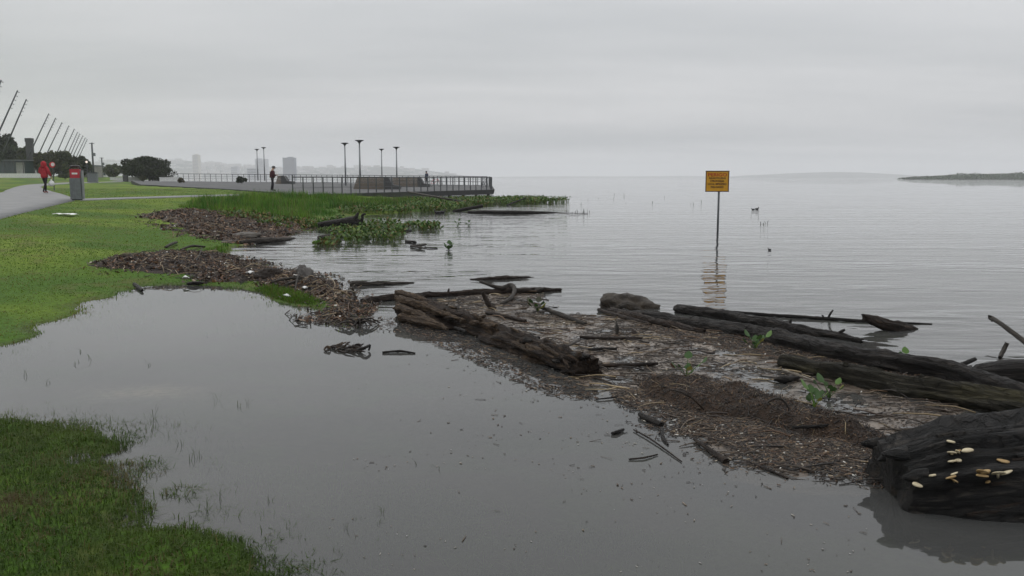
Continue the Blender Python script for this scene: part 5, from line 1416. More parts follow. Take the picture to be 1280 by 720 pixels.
for k in range(14):
    a = RNG.uniform(0, 6.28); L = RNG.uniform(.12, .32)
    log_obj('root', [np.array([0, 0, .02]), np.array([math.cos(a) * L * .5, math.sin(a) * L * .4, RNG.uniform(.03, .10)]), np.array([math.cos(a) * L, math.sin(a) * L * .7, RNG.uniform(-.02, .05)])], [.014, .011, .005], W_TWIG, e, 6, .2)

# round dark boulder, small stones
def boulder(name, px, py, rx, ry, rz_, mat, label, seed, cat='boulder', zoff=0.0, base='w', res=44):
    c_ = gp(px, py, 0) if base == 'w' else tp(px, py)
    th = np.linspace(0, np.pi, res // 2 + 1); ph = np.linspace(0, 2 * np.pi, res, endpoint=False)
    T_, Ph = np.meshgrid(th, ph, indexing='ij')
    d = np.stack([np.sin(T_) * np.cos(Ph), np.sin(T_) * np.sin(Ph), np.cos(T_)], -1).reshape(-1, 3)
    r = 1 + 1.0 * (fbm(d[:, 0] * 1.5 + seed, d[:, 1] * 1.5, d[:, 2] * 1.5, o=4) - .5) + .28 * (fbm(d[:, 0] * 6 + seed, d[:, 1] * 6, d[:, 2] * 6, o=3) - .5)
    V = d * r[:, None] * np.array([rx, ry, rz_])
    V[:, 2] += zoff
    idx = np.arange(len(V)).reshape(res // 2 + 1, res); nx = np.roll(idx, -1, 1)
    F = [list(dict.fromkeys([int(a), int(b), int(c), int(d_)])) for a, b, c, d_ in np.stack([idx[:-1], idx[1:], nx[1:], nx[:-1]], -1).reshape(-1, 4)]
    F = [f for f in F if len(f) > 2]
    o = mesh_np(name, V, F, mat, smooth=True, vec={'logco': V * 2})
    o.location = c_
    return tag(o, label, cat)
M_ROCK = mat_noise('dark_wet_rock', (.012, .009, .006), (.042, .031, .020), 7, .6, .3, bump=.9, bscale=22, dist=.03)
boulder('boulder', 782, 384.5, .36, .26, .185, M_ROCK, 'dark rounded boulder standing in the river beyond the mat', 4.2)
boulder('stone', 378, 352, .17, .15, .24, mat_noise('grey_rock', (.055, .05, .046), (.13, .12, .11), 6, .7, .3, bump=.7), 'grey upright stone on top of the pointed heap', 9.1, 'stone', .02, 't')
boulder('clod', 338, 348, .26, .2, .14, W_BROWN, 'brown lump of roots on the heap left of the upright stone', 2.7, 'clod', .0, 't')
boulder('clod', 316, 340, .15, .13, .12, W_BROWN, 'small brown clod where the two drift heaps meet', 12.7, 'clod', .0, 't')
boulder('mud_mound', 306, 297.5, .42, .35, .12, mat_noise('silt', (.05, .043, .036), (.10, .088, .075), 3, .7, .3, bump=.8), 'grey silt mound at the river edge of the drift field', 5.7, 'mud', .04, 't')
# white litter on the heaps
for x, y, lb in ((313, 348, 'small white plastic scrap on the drift heap'), (359, 374, 'white plastic scrap on the grass patch below the heap'), (232, 354, 'flat white scrap at the pool edge below the heap'), (381, 364, 'pale scrap on the pointed heap beside the sticks')):
    c_ = tp(x, y); n = 9
    V = [(0, 0, .05)] + [(RNG.uniform(.035, .08) * math.cos(k * 6.283 / n), RNG.uniform(.03, .06) * math.sin(k * 6.283 / n), RNG.uniform(0, .04)) for k in range(n)]
    o = mesh_np('plastic_scrap', V, [[0, 1 + k, 1 + (k + 1) % n] for k in range(n)], M_WHITE, smooth=True); o.location = c_ + np.array([0, 0, .08 if y < 360 else .03])
    o.modifiers.new('thick', 'SOLIDIFY').thickness = .008
    tag(o, lb, 'litter')
o = MB(); log('dark_stub', [(234, 354.5, .03), (244, 354, .04), (256, 353.5, .02)], [.02, .035, .02], W_DARK, 'short black stick lying in the pool edge below the heap', 'stick', 10, .2, .01)
# sticks on the heap
def tlog(name, pix, radii, mat, label, cat='stick', lift=.1, seg=8):
    P = [tp(x, y) + np.array([0, 0, max(l_ - .07, .025)]) for x, y, l_ in pix]
    b0 = P[0].copy(); e = empty(name, b0, label=label, cat=cat)
    log_obj('shaft', [p - b0 for p in P], radii, mat, e, seg, .12)
tlog('heap_stick', [(207, 311, .10), (214, 309, .14), (221, 305.5, .12)], [.03, .035, .03], W_GREY, 'pale short stick lying on the lawn edge above the heap')
tlog('heap_stick', [(226, 315, .12), (240, 312, .15), (256, 310, .10)], [.02, .03, .02], W_BROWN, 'brown stick along the top of the heap on the lawn')
tlog('heap_stick', [(340, 360, .16), (360, 357, .18), (380, 354, .16)], [.018, .02, .015], W_GREY, 'upper of the two pale sticks below the upright stone')
tlog('heap_stick', [(357, 362, .14), (370, 360, .17), (381, 358, .14)], [.018, .02, .015], W_GREY, 'lower of the two pale sticks below the upright stone')
tlog('heap_stick', [(369, 366, .10), (372, 359, .2), (374, 354, .24)], [.012, .014, .010], W_GREY, 'pale twig crossing the sticks below the upright stone')
tlog('heap_stick', [(244, 331, .12), (250, 326, .20), (253, 320, .24)], [.012, .016, .010], W_GREY, 'pale forked twig standing on the heap on the lawn')
tlog('shore_stick', [(168, 357, .02), (173, 361, .05), (178, 365, .02)], [.03, .03, .02], W_DARK, 'black crooked stick at the lawn edge by the pool')
# things out on the river, left
log('leaning_pole', [(603, 256.3, .05), (560, 248.8, .45), (523, 242.2, .72), (510, 239.8, .82)], [.05, .06, .06, .05], W_TWIG, 'long thin leaning pole in front of the platform railing', 'pole', 8, .1)
log('far_log', [(566, 264.2, .0), (585, 260.8, .135), (603.5, 257.4, .27)], [.07, .09, .08], W_DARK, 'short dark log tilting out of the river beyond the hyacinths', 'log', 10, .1)
log('far_log', [(585, 265.2, .03), (605, 264.9, .06), (640, 265.3, .07), (670, 265.6, .04), (697, 265.8, .0)], [.05, .09, .09, .07, .02], W_DARK, 'long dark log floating level in front of the reed strip', 'log', 10, .15)
log('far_branch', [(634, 256.3, .02), (645, 252, .21), (657.5, 247.4, .43)], [.05, .05, .04], W_DARK, 'dark branch tilting up from the hyacinth strip', 'branch', 8, .1)
log('thin_wand', [(697, 265.8, .01), (715, 266.3, .02), (735, 266.6, .01)], [.015, .012, .008], W_DARK, 'thin wand floating at the right end of the long far log', 'branch', 6, .1)
# antlered root stump among the hyacinths
D0 = gp(430, 287)
e = empty('root_stump', D0, label='black antler shaped root stump sticking up among the water hyacinths', cat='stump')
base = np.array(D0)
def rp(px, py): return gd(px, py, D0[1]) - base
log_obj('trunk', [rp(398, 281) + np.array([0, 0, 0]), rp(420, 279), rp(440, 277), rp(452, 279)], [.09, .13, .16, .05], W_DARK, e, 12, .2, True, .03)
log_obj('prong', [rp(438, 279), rp(444, 273), rp(448, 266)], [.13, .09, .03], W_DARK, e, 10, .2, True, .02)
log_obj('prong', [rp(449, 280), rp(453, 273), rp(453, 269), rp(457, 267)], [.07, .05, .045, .035], W_DARK, e, 8, .2)
log('y_stick', [(513, 308, .03), (523, 307, .05), (532, 305.5, .04)], [.03, .035, .03], W_GREY, 'forked grey stick floating right of the hyacinth clump', 'stick', 8, .15, 0, stubs=((.1, (.5, -.85, 0), .75, .03),))
log('river_stick', [(530, 309.5, .015), (540, 310, .02), (547, 310.5, .01)], [.014, .016, .012], W_DARK, 'thin dark stick floating beside the forked stick', 'stick', 6, .1)
log('river_stick', [(507, 301.5, .02), (516, 302, .03), (520, 302.5, .01)], [.03, .03, .02], W_DARK, 'dark stick at the right tip of the hyacinth clump', 'stick', 8, .1)
log('river_stick', [(498, 288.5, .03), (507, 288.3, .04), (514, 288, .02)], [.03, .035, .02], W_DARK, 'short dark stick behind the hyacinth clump', 'stick', 8, .1)
log('sunk_log', [(398, 297, .02), (412, 296.2, .05), (428, 295.5, .04)], [.05, .09, .07], W_GREY, 'grey log half sunk at the left of the hyacinth clump', 'log', 12, .12)
log('mud_log', [(300, 303, .06), (325, 301, .07), (350, 299.5, .05), (368, 298, .0)], [.05, .075, .06, .03], W_GREY, 'grey log lying along the river edge of the drift field', 'log', 12, .15)

# ================================================================== PLANTS
GREENS = np.array([[.070, .140, .024], [.045, .100, .020], [.110, .165, .030], [.080, .120, .028]])
def hya_arrays(base, az, h, lean, ls, colr, far=False):
    """water hyacinth leaves: swollen stalk and spoon shaped blade; one row per leaf"""
    n = len(base)
    dr = np.column_stack([np.cos(az), np.sin(az), np.zeros(n)]); sd_ = np.column_stack([-np.sin(az), np.cos(az), np.zeros(n)]); up = np.array([0, 0, 1.0])
    Vs = []
    tt = [(0, .16), (1.0, .08)] if far else [(0, .16), (.35, .20), (.75, .10), (1.0, .07)]
    o_ = 3 * len(tt)
    for u, r in tt:
        c = base + dr * (lean * h * u ** 1.6)[:, None] + up * (h * (u - .12 * u * u * lean))[:, None]
        for k in range(3):
            w = 2 * np.pi * k / 3
            Vs.append(c + (sd_ * math.cos(w) + dr * math.sin(w)) * (ls * r * .9)[:, None])
    tip = c
    # blade axis: outwards and up, normal leaning to the axis
    ax_ = dr * .62 + up * .72; ax_ = ax_ / np.linalg.norm(ax_, axis=1)[:, None]; nm = np.cross(sd_, ax_)
    prof = [(-.15, 0, 0), (.15, .62, .10), (.65, .95, .16), (1.2, .85, .10), (1.7, .42, .02), (1.95, 0, -.04), (1.7, -.42, .02), (1.2, -.85, .10), (.65, -.95, .16), (.15, -.62, .10), (.9, 0, -.05)]
    for a, b, c_ in prof:
        Vs.append(tip + ax_ * (ls * a)[:, None] + sd_ * (ls * b)[:, None] + nm * (ls * c_)[:, None])
    V = np.stack(Vs, 1); m_ = V.shape[1]
    fs = []
    for i in range(len(tt) - 1):
        for k in range(3):
            fs.append([i*3 + k, i*3 + (k+1) % 3, (i+1)*3 + (k+1) % 3]); fs.append([i*3 + k, (i+1)*3 + (k+1) % 3, (i+1)*3 + k])
    for k in range(10): fs.append([o_ + k, o_ + (k + 1) % 10, o_ + 10])
    F = (np.arange(n)[:, None, None] * m_ + np.array(fs)[None]).reshape(-1, 3)
    C = np.repeat(colr[:, None, :], m_, 1).copy(); C[:, :o_] = C[:, :o_] * np.array([1.3, 1.25, 1.1])
    return V.reshape(-1, 3), F, C.reshape(-1, 3)
def hya_mass(name, poly, nplant, hr, lr, label, base='w', yellow=.06, emp=1.0):
    q = inside(poly, nplant, 0)
    k = fbm(q[:, 0] * 1.5, q[:, 1] * 1.5, o=3) > .41
    q = q[k]; n = len(q); lv = 6
    zb = np.maximum(terr(q[:, 0], q[:, 1]), 0) if base == 't' else np.zeros(n)
    b = np.repeat(np.column_stack([q, zb - .02]), lv, 0) + RNG.normal(size=(n * lv, 3)) * np.array([.02, .02, .004])
    az = RNG.uniform(0, 6.283, n * lv); h = np.repeat(RNG.uniform(*hr, n), lv) * RNG.uniform(.5, 1.1, n * lv); ln = RNG.uniform(.15, .9, n * lv); ls = RNG.uniform(*lr, n * lv)
    c = GREENS[RNG.integers(0, 4, n * lv)] * np.repeat(RNG.uniform(.6, 1.3, n), lv)[:, None]
    yl = RNG.uniform(0, 1, n * lv) < yellow; c[yl] = np.array([.16, .11, .04]) * RNG.uniform(.6, 1.3, (yl.sum(), 1))
    V, F, C = hya_arrays(b, az, h, ln, ls, c, True)
    return tag(mesh_np(name, V, F, M_HYA, col=C), label, 'water plants', kind='stuff')
hya_mass('water_hyacinths', px_poly([(392, 282), (420, 274), (455, 281), (495, 279), (505, 288), (508, 297), (495, 303), (450, 306), (420, 304), (428, 296), (402, 290)]), 560, (.08, .26), (.026, .050), 'dense clump of water hyacinths around the antler shaped stump', yellow=.08)
hya_mass('water_hyacinths', px_poly([(390, 308), (396, 301), (420, 300), (425, 306), (410, 310)]), 45, (.08, .16), (.03, .05), 'thin fringe of hyacinths at the near left of the dense clump', yellow=.3)
hya_mass('water_hyacinths', px_poly([(500, 284), (520, 280), (552, 283), (552, 288), (520, 289), (505, 287)]), 70, (.08, .20), (.035, .055), 'straggling row of hyacinths trailing right from the dense clump', yellow=.15)
hya_mass('water_hyacinths', px_poly([(420, 270), (440, 262), (480, 254), (540, 252), (600, 252), (612, 256), (560, 266), (500, 268)]), 2000, (.20, .40), (.035, .062), 'wide bed of hyacinths in front of the platform', yellow=.10)
hya_mass('water_hyacinths', px_poly([(560, 252), (620, 249.5), (680, 250), (712, 252.5), (690, 254.8), (620, 256.5), (575, 258)]), 1300, (.18, .40), (.035, .062), 'low green strip of hyacinths reaching out into the river', yellow=.08)
hya_mass('water_hyacinths', px_poly([(255, 277), (300, 275), (345, 278), (395, 280), (400, 287), (350, 289), (290, 284)]), 240, (.10, .22), (.03, .05), 'hyacinths scattered over the drift field below the reeds', 't', .35)

def hyacinth(px, py, leaves_, label, s=1.05, name='water_hyacinth', flower=False, z=0.0):
    p = gp(px, py, z)
    e = empty(name, p, label=label, cat='plant', group='single water hyacinths')
    leaves_ = list(leaves_) + [(RNG.uniform(0, 6.28), RNG.uniform(.05, .12), RNG.uniform(.3, 1.1), RNG.uniform(.018, .034), tuple(np.array(G1) * RNG.uniform(.6, 1.1))) for _ in range(5)]
    for az, h, ln, ls, ci in leaves_:
        V, F, C = hya_arrays(np.zeros((1, 3)), np.array([az]), np.array([h * s]), np.array([ln]), np.array([ls * s]), np.array([ci]))
        mesh_np('leaf', V, F, M_HYA, col=C, parent=e, smooth=True)
    mb = MB()
    for k in range(5):
        a = k * 1.25; mb.tube([(0, 0, .015), (math.cos(a) * .05 * s, math.sin(a) * .05 * s, .01), (math.cos(a) * .10 * s, math.sin(a) * .10 * s, -.02)], .005, 5)
    mb.build('root', W_TWIG if False else M_DARKCONC, e)
    return e
G0, G1, G2, GY = (.09, .17, .035), (.05, .10, .028), (.13, .20, .045), (.22, .21, .05)
hyacinth(1018, 512, [(2.6, .15, .3, .045, G0), (-.6, .11, .5, .030, G2), (-1.4, .08, .6, .022, GY), (1.2, .10, .6, .03, G1)], 'bright green hyacinth seedling on the root ridge left of the stump')
hyacinth(1036, 500, [(2.2, .13, .4, .042, G1), (.5, .12, .6, .03, G0), (-1.6, .09, .7, .028, G1), (.1, .09, .9, .022, GY)], 'darker hyacinth just right of the bright seedling')
hyacinth(1133, 462, [(1.6, .14, .1, .034, G0), (2.8, .10, .4, .030, G1), (.4, .06, .6, .02, GY)], 'lone hyacinth with one upright leaf on the dark log')
hyacinth(858, 474, [(1.2, .17, .25, .036, G1), (2.9, .10, .8, .035, G1), (-.4, .12, .7, .03, G0), (-1.4, .09, .5, .028, GY), (3.6, .12, 1.0, .03, (.09, .05, .03)), (.2, .15, .9, .03, G1)], 'ragged hyacinth with brown leaves on the left end of the root ridge')
hyacinth(944, 437, [(2.4, .13, .5, .040, G1), (.3, .13, .9, .042, G0), (-1.0, .09, .6, .03, GY), (3.3, .07, 1.1, .04, G1), (1.3, .08, .8, .035, G1)], 'spreading hyacinth between the two long logs')
hyacinth(561, 313, [(1.5, .16, .15, .055, G1), (2.8, .10, .5, .06, G1), (.2, .12, .5, .055, G0), (-1.5, .05, .7, .06, G1), (-.6, .06, .6, .055, G1), (3.6, .06, .7, .055, G1), (.9, .13, .3, .05, G1)], 'lone dark hyacinth floating on the open river', 1.0)
hyacinth(672, 390, [(-.5, .05, .8, .035, (.28, .27, .03)), (2.6, .09, .7, .04, (.06, .06, .03)), (1.4, .10, .5, .035, (.05, .05, .03)), (3.5, .07, 1.0, .03, (.10, .075, .03)), (.3, .05, .9, .03, (.30, .28, .04))], 'withered hyacinth with a yellow leaf on the far mat', 1.3)
hyacinth(572, 284, [(1.0, .22, .3, .05, G1), (2.4, .16, .5, .045, G1), (-.6, .14, .6, .04, G1)], 'small dark hyacinth, left of the two right of the straggling row')
hyacinth(586, 284, [(1.5, .18, .4, .045, G1), (.1, .14, .5, .04, G1), (2.8, .10, .7, .04, G1)], 'small dark hyacinth, right of the two right of the straggling row')

# ------------------------------------------------------------------ grass
def blades(pos, h, w, lean, colr):
    n = len(pos); az = RNG.uniform(0, 6.283, n)
    dr = np.column_stack([np.cos(az), np.sin(az), np.zeros(n)]); sd_ = np.column_stack([-np.sin(az), np.cos(az), np.zeros(n)]); up = np.array([0, 0, 1.0])
    b1 = pos + dr * (h * lean * .25)[:, None] + up * (h * .55)[:, None]
    b2 = pos + dr * (h * lean)[:, None] + up * (h * (1 - .35 * np.minimum(lean, 1.5)))[:, None]
    sw = sd_ * (w / 2)[:, None]
    V = np.stack([pos - sw, pos + sw, b1 - sw * .8, b1 + sw * .8, b2], 1).reshape(-1, 3)
    F = (np.arange(n)[:, None, None] * 5 + np.array([[0, 1, 3], [0, 3, 2], [2, 3, 4]])[None]).reshape(-1, 3)
    return V, F, np.repeat(colr, 5, axis=0)
def grass_col(x, y, n):
    a = fbm(x * .45 + 7, y * .45, o=3); b = fbm(x * 2.6, y * 2.6 + 4, o=3)
    g1, g2, gy = np.array([.050, .105, .008]), np.array([.098, .152, .014]), np.array([.130, .112, .040])
    k = sst(.38, .62, a)[:, None]
    c = g1 * (1 - k) + g2 * k
    c = c * RNG.uniform(.78, 1.22, (n, 1))
    c = c * .9 + c.mean(1, keepdims=True) * np.array([.14, .10, .06])
    dry = (RNG.uniform(0, 1, n) < .06 + .45 * sst(.55, .72, b))[:, None]
    return np.where(dry, gy * RNG.uniform(.6, 1.3, (n, 1)), c)
# near corner
FPLY = [p for p in FORE]
n = 135000
ang_ = np.radians(RNG.uniform(-42, -2, n)); r_ = np.sqrt(RNG.uniform(2.2 ** 2, 7.8 ** 2, n)) 
x, y = r_ * np.sin(ang_), r_ * np.cos(ang_)
s2 = sdf(FORE, x, y); z = terr(x, y)
edge = fbm(x * 4.5, y * 4.5, o=3)
keep = (s2 > -.8) & ((z > -.008) | ((z > -.12) & (RNG.uniform(0, 1, n) < .70 * sst(.40, .62, edge) * np.exp(np.minimum(s2 + .08, 0) / .26))))
x, y, z = x[keep], y[keep], z[keep]; n = len(x)
sub = z < .004
h = np.where(sub, RNG.uniform(.025, .06, n) - z, RNG.uniform(.018, .062, n))
c = grass_col(x, y, n); brown = sst(.5, .8, np.exp(-(((x + 2.75) / .5) ** 2 + ((y - 4.15) / .25) ** 2)))[:, None]
c = c * .78; c = c * (1 - brown * .7) + np.array([.10, .065, .035]) * brown * .7
V, F, C = blades(np.column_stack([x, y, z - .006]), h, RNG.uniform(.003, .0065, n), RNG.uniform(.2, 1.7, n), c)
tag(mesh_np('near_grass', V, F, M_GRASS, col=C), 'short wet grass in the near left corner', 'grass', kind='stuff')
# lawn on the bank
n = 180000
ang_ = np.radians(RNG.uniform(-40, -5, n)); r_ = np.exp(RNG.uniform(np.log(7.5), np.log(75), n))
x, y = r_ * np.sin(ang_), r_ * np.cos(ang_)
s1 = sdf(BANK, x, y); z = terr(x, y)
edge = fbm(x * 2.5, y * 2.5, o=3)
ok = np.ones(n, bool)
for pp_, _w in _paths: ok &= sdf(pp_, x, y) < -.03
ok &= sdf(DECK, x, y) < -.2
for hm_ in heaps[:2]: ok &= sdf(hm_.poly, x, y) < .05
ok &= (sdf(heaps[2].poly, x, y) + (fbm(x * 1.2, y * 1.2, o=3) - .5) * 2.2) < .1
keep = ok & ((z > -.008) | ((z > -.14) & (s1 > -1.5) & (x < -1.5) & (RNG.uniform(0, 1, n) < .60 * sst(.42, .62, edge) * np.exp(np.minimum(s1 + .05, 0) / .50))))
x, y, z, r_ = x[keep], y[keep], z[keep], r_[keep]; n = len(x)
sc_ = np.clip((r_ / 9) ** .75, .9, 5)
sub = z < .004
h = np.where(sub, RNG.uniform(.02, .055, n) - z, RNG.uniform(.010, .026, n) * np.clip(sc_, .9, 1.6))
c = grass_col(x, y, n) * 1.38
V, F, C = blades(np.column_stack([x, y, z - .008]), h, RNG.uniform(.006, .011, n) * sc_, RNG.uniform(.3, 1.5, n), c)
tag(mesh_np('lawn_grass', V, F, M_GRASS, col=C), 'mown green lawn of the river bank', 'grass', kind='stuff')
# reeds
def reeds(poly, n, hr, label, cmul=1.0, w=(.010, .02)):
    q = inside(poly, n, 0); q = q[RNG.uniform(0, 1, n) < .25 + .9 * sst(.34, .52, fbm(q[:, 0] * .8 + 5, q[:, 1] * .8, o=3))]; n = len(q); zb = np.maximum(terr(q[:, 0], q[:, 1]), -.05)
    cl = fbm(q[:, 0] * .7 + 3, q[:, 1] * .7, o=3)
    c = np.array([.045, .125, .013]) * (1 - sst(.4, .62, cl))[:, None] + np.array([.105, .200, .022]) * sst(.4, .62, cl)[:, None]
    c = c * RNG.uniform(.6, 1.3, (n, 1)) * cmul
    dr_ = RNG.uniform(0, 1, n) < .12; c[dr_] = np.array([.15, .12, .05]) * RNG.uniform(.6, 1.2, (dr_.sum(), 1))
    sdr = sdf(poly, q[:, 0], q[:, 1]) / max(.4, 2.2 * hr[1])
    h = RNG.uniform(*hr, n) * (.35 + 1.2 * sst(.25, .75, fbm(q[:, 0] * 1.1 + 8, q[:, 1] * 1.1, o=3))) * (.30 + .70 * sst(0, 1, sdr + RNG.normal(size=n) * .25))
    V, F, C = blades(np.column_stack([q, zb - .02]), h, RNG.uniform(*w, n), RNG.uniform(.05, .6, n), c)
    tag(mesh_np('reeds', V, F, M_GRASS, col=C), label, 'reeds', kind='stuff')
reeds(bank_poly([(222, 259), (240, 250), (300, 246.5), (370, 245), (430, 246), (470, 250), (425, 266), (400, 277), (360, 279), (300, 268), (255, 266)]), 26000, (.16, .46), 'tall bright green reeds between the lawn and the platform')
reeds(bank_poly([(400, 262), (450, 250), (520, 249), (560, 252), (520, 260), (440, 269)]), 8000, (.16, .36), 'shorter dull reeds growing through the hyacinth bed', .8)
reeds(bank_poly([(318, 362), (345, 357), (395, 373), (420, 385), (396, 389), (350, 376)]), 9000, (.05, .11), 'small patch of grass between the pointed heap and the pool', .75, (.008, .016))
reeds(bank_poly([(248, 316), (262, 308), (285, 305), (287, 313), (280, 319)]), 4000, (.08, .18), 'small green tuft beside the heap at the river edge', .9, (.012, .02))

# drowned grass under the shallow near water
q = inside(px_poly([(250, 560), (420, 560), (700, 620), (900, 640), (900, 760), (300, 760), (200, 640)]), 16000, 0)
q = q[RNG.uniform(0, 1, len(q)) < .10 + .9 * sst(.46, .64, fbm(q[:, 0] * 1.8, q[:, 1] * 1.8, o=3))]
zb = terr(q[:, 0], q[:, 1]); n = len(q)
hh_ = np.minimum(RNG.uniform(.04, .12, n), -zb - .012).clip(.01)
V, F, C = blades(np.column_stack([q, zb]), hh_, RNG.uniform(.004, .008, n), RNG.uniform(.3, 1.6, n), np.array([.10, .15, .035]) * RNG.uniform(.5, 1.5, (n, 1)))
tag(mesh_np('drowned_grass', V, F, M_GRASS, col=C), 'drowned grass showing faintly through the near water', 'grass', kind='stuff')
# sparse stems in the pool
tips = [(270, 500, 24), (300, 507, 12), (308, 505, 14), (190, 522, 28), (160, 540, 30), (150, 552, 26), (165, 560, 18), (210, 545, 14), (225, 555, 22), (240, 575, 20), (250, 570, 12), (115, 450, 14), (95, 455, 10), (125, 532, 16), (185, 455, 10), (480, 640, 14), (435, 660, 16), (445, 650, 8),
        (470, 655, 10), (520, 580, 8), (545, 585, 10), (338, 628, 12), (260, 640, 22), (275, 625, 26), (100, 440, 10), (360, 660, 8), (340, 685, 12), (420, 690, 10), (60, 480, 10), (30, 470, 12)]
P_, H_, W_ = [], [], []
for x, y, hp in tips:
    for k in range(3):
        q = gp(x + RNG.uniform(-4, 4), y + RNG.uniform(-2, 2)); P_.append(q - np.array([0, 0, .02])); H_.append(hp / FPX * q[1] * RNG.uniform(.6, 1.1) + .02); W_.append(.0022 + .0003 * q[1])
V, F, C = blades(np.array(P_), np.array(H_), np.array(W_), RNG.uniform(.1, 1.1, len(P_)), np.array([.045, .065, .02]) * RNG.uniform(.6, 1.3, (len(P_), 1)))
tag(mesh_np('pool_stems', V, F, M_GRASS, col=C), 'sparse grass stems standing out of the calm pool', 'grass', kind='stuff')
# far stems out on the river
q = np.array([gp(RNG.uniform(690, 740), RNG.uniform(264.5, 266.5)) for _ in range(16)] + [gp(RNG.uniform(940, 980), RNG.uniform(278, 281)) for _ in range(6)] + [gp(RNG.uniform(720, 880), RNG.uniform(243, 256)) for _ in range(14)])
n = len(q)
V, F, C = blades(q - np.array([0, 0, .02]), RNG.uniform(.10, .28, n), np.full(n, .03), RNG.uniform(.1, .8, n), np.tile(np.array([[.03, .035, .02]]), (n, 1)))
tag(mesh_np('river_stems', V, F, M_GRASS, col=C), 'scattered thin stems poking out of the open river', 'stems', kind='stuff')

# ================================================================== WARNING SIGN
p = gp(897.2, 291.5)
D = p[1]
e = empty('warning_sign', p, math.radians(-4), label='yellow warning sign on a thin post standing in the flooded river', cat='sign')
M_YEL = mat_noise('sign_yellow', (.56, .27, .012), (.70, .36, .02), 5, .5, .4, bump=.05)
M_FRM = flat('sign_edge', (.10, .05, .02), .6)
M_TXT = flat('sign_letters', (.035, .012, .008), .6)
M_TXR = flat('sign_red_letters', (.42, .05, .015), .6)
z0 = gd(897, 239.8, D)[2]; z1 = gd(897, 213.4, D)[2]; hw = (909.0 - 880.2) / FPX * D; cx = ((909.0 + 880.2) / 2 - 897.2) / FPX * D
MB().tube([(0, .03, -.9), (0, .03, z0 + .35)], .032, 12).build('post', M_STEEL, e, True)
bh = z1 - z0
bd = MB().box((cx, 0, (z0 + z1) / 2), (hw, .014, bh)).build('board', M_YEL, e)
t_ = .026
MB().box((cx, -.012, z1 - t_ / 2), (hw + .01, .016, t_)).build('border', M_FRM, e)
MB().box((cx, -.012, z0 + t_ / 2), (hw + .01, .016, t_)).build('border', M_FRM, e)
MB().box((cx - hw / 2 + t_ / 2, -.012, (z0 + z1) / 2), (t_, .0155, bh - 2 * t_)).build('border', M_FRM, e)
MB().box((cx + hw / 2 - t_ / 2, -.012, (z0 + z1) / 2), (t_, .0155, bh - 2 * t_)).build('border', M_FRM, e)
for txt, fz, size, mt, wid in (('PERIGO', .80, .135, M_TXR, .80), ('ÁGUAS POLUÍDAS', .645, .082, M_TXT, .72), ('E PROFUNDAS', .505, .082, M_TXT, .58), ('LOCAL IMPRÓPRIO', .365, .082, M_TXT, .78), ('PARA BANHO', .225, .082, M_TXT, .54)):
    cu = bpy.data.curves.new('lettering', 'FONT'); cu.body = txt; cu.size = size; cu.align_x = 'CENTER'; cu.align_y = 'CENTER'; cu.extrude = .002; cu.offset = size * .02
    to = bpy.data.objects.new('lettering', cu); COL.objects.link(to)
    dg = bpy.context.evaluated_depsgraph_get(); dg.update()
    me = bpy.data.meshes.new_from_object(to.evaluated_get(dg)); bpy.data.objects.remove(to)
    me.materials.clear(); me.materials.append(mt)
    xs = [v.co.x for v in me.vertices]; wtxt = max(xs) - min(xs)
    o = bpy.data.objects.new('lettering', me); link(o, e)
    o.rotation_euler = (math.pi / 2, 0, 0); o.location = (cx, -.0105, z0 + bh * fz); o.scale = (wid * hw / wtxt, 1, 1)

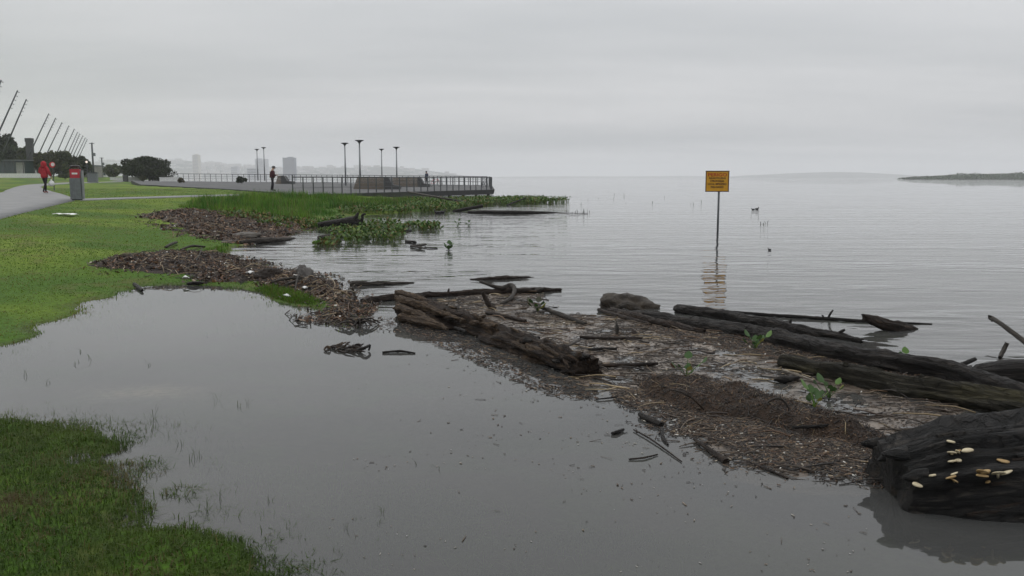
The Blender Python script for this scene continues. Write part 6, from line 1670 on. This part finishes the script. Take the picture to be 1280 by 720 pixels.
# ------------------------------------------------------------------ water birds
M_DUCK = flat('dark_plumage', (.018, .017, .018), .6)
M_BILL = flat('bill', (.18, .13, .05), .5)
def bird(px, py, yaw, s, label):
    e = empty('water_bird', gp(px, py), yaw, label=label, cat='bird', group='dark water birds')
    prof = [(.0, -.22, .07), (.035, -.19, .075), (.08, -.10, .06), (.10, .0, .05), (.085, .10, .055), (.05, .17, .085), (.038, .19, .13), (.035, .20, .17), (.045, .215, .205), (.035, .245, .21), (.0, .27, .205)]
    V = []; n = 10
    for i, (r, y, z) in enumerate(prof):
        a0, a1 = np.array(prof[max(i-1, 0)][1:]), np.array(prof[min(i+1, len(prof)-1)][1:]); t_ = (a1 - a0) / (np.linalg.norm(a1 - a0) + 1e-9)
        for k in range(n):
            w = 2 * math.pi * k / n
            V.append((r * math.cos(w) * s, (y - t_[1] * r * math.sin(w)) * s, (z + t_[0] * r * math.sin(w)) * s))
    F = [[i*n + k, i*n + (k+1) % n, (i+1)*n + (k+1) % n, (i+1)*n + k] for i in range(len(prof) - 1) for k in range(n)]
    mesh_np('body', V, F, M_DUCK, parent=e, smooth=True)
    MB().tube([(0, .255 * s, .205 * s), (0, .31 * s, .195 * s)], [.014 * s, .005 * s], 6).build('bill', M_BILL, e)
    for k in (-1, 1):
        MB().tube([(k * .085 * s, .08 * s, .075 * s), (k * .10 * s, -.05 * s, .08 * s), (k * .04 * s, -.22 * s, .095 * s)], [.03 * s, .045 * s, .008 * s], 8).build('wing', M_DUCK, e, True)
bird(547, 266.6, 1.2, .75, 'dark water bird, left of the pair before the hyacinth bed')
bird(552.5, 266.3, -1.0, .8, 'dark water bird, right of the pair before the hyacinth bed')
bird(941.5, 262.3, 1.3, .42, 'dark water bird, left of the pair right of the yellow sign')
bird(946, 261.8, -1.2, .55, 'dark water bird, right of the pair right of the yellow sign')
bird(962, 312.5, .6, .22, 'small dark water bird swimming alone nearer the shore than the pair')

# ================================================================== HAZE
m, t, out = new_mat('river_haze')
pv = nd(t, 'ShaderNodeVolumePrincipled')
pv.inputs['Color'].default_value = (.97, .98, 1.0, 1); pv.inputs['Density'].default_value = .00030; pv.inputs['Anisotropy'].default_value = 0.0
t.links.new(pv.outputs[0], out.inputs['Volume'])
hz_ = MB().box((0, 0, 64), (19000, 19000, 132)).build('haze', m)
tag(hz_, 'thin grey haze over the river and the far shore', 'haze', kind='stuff')
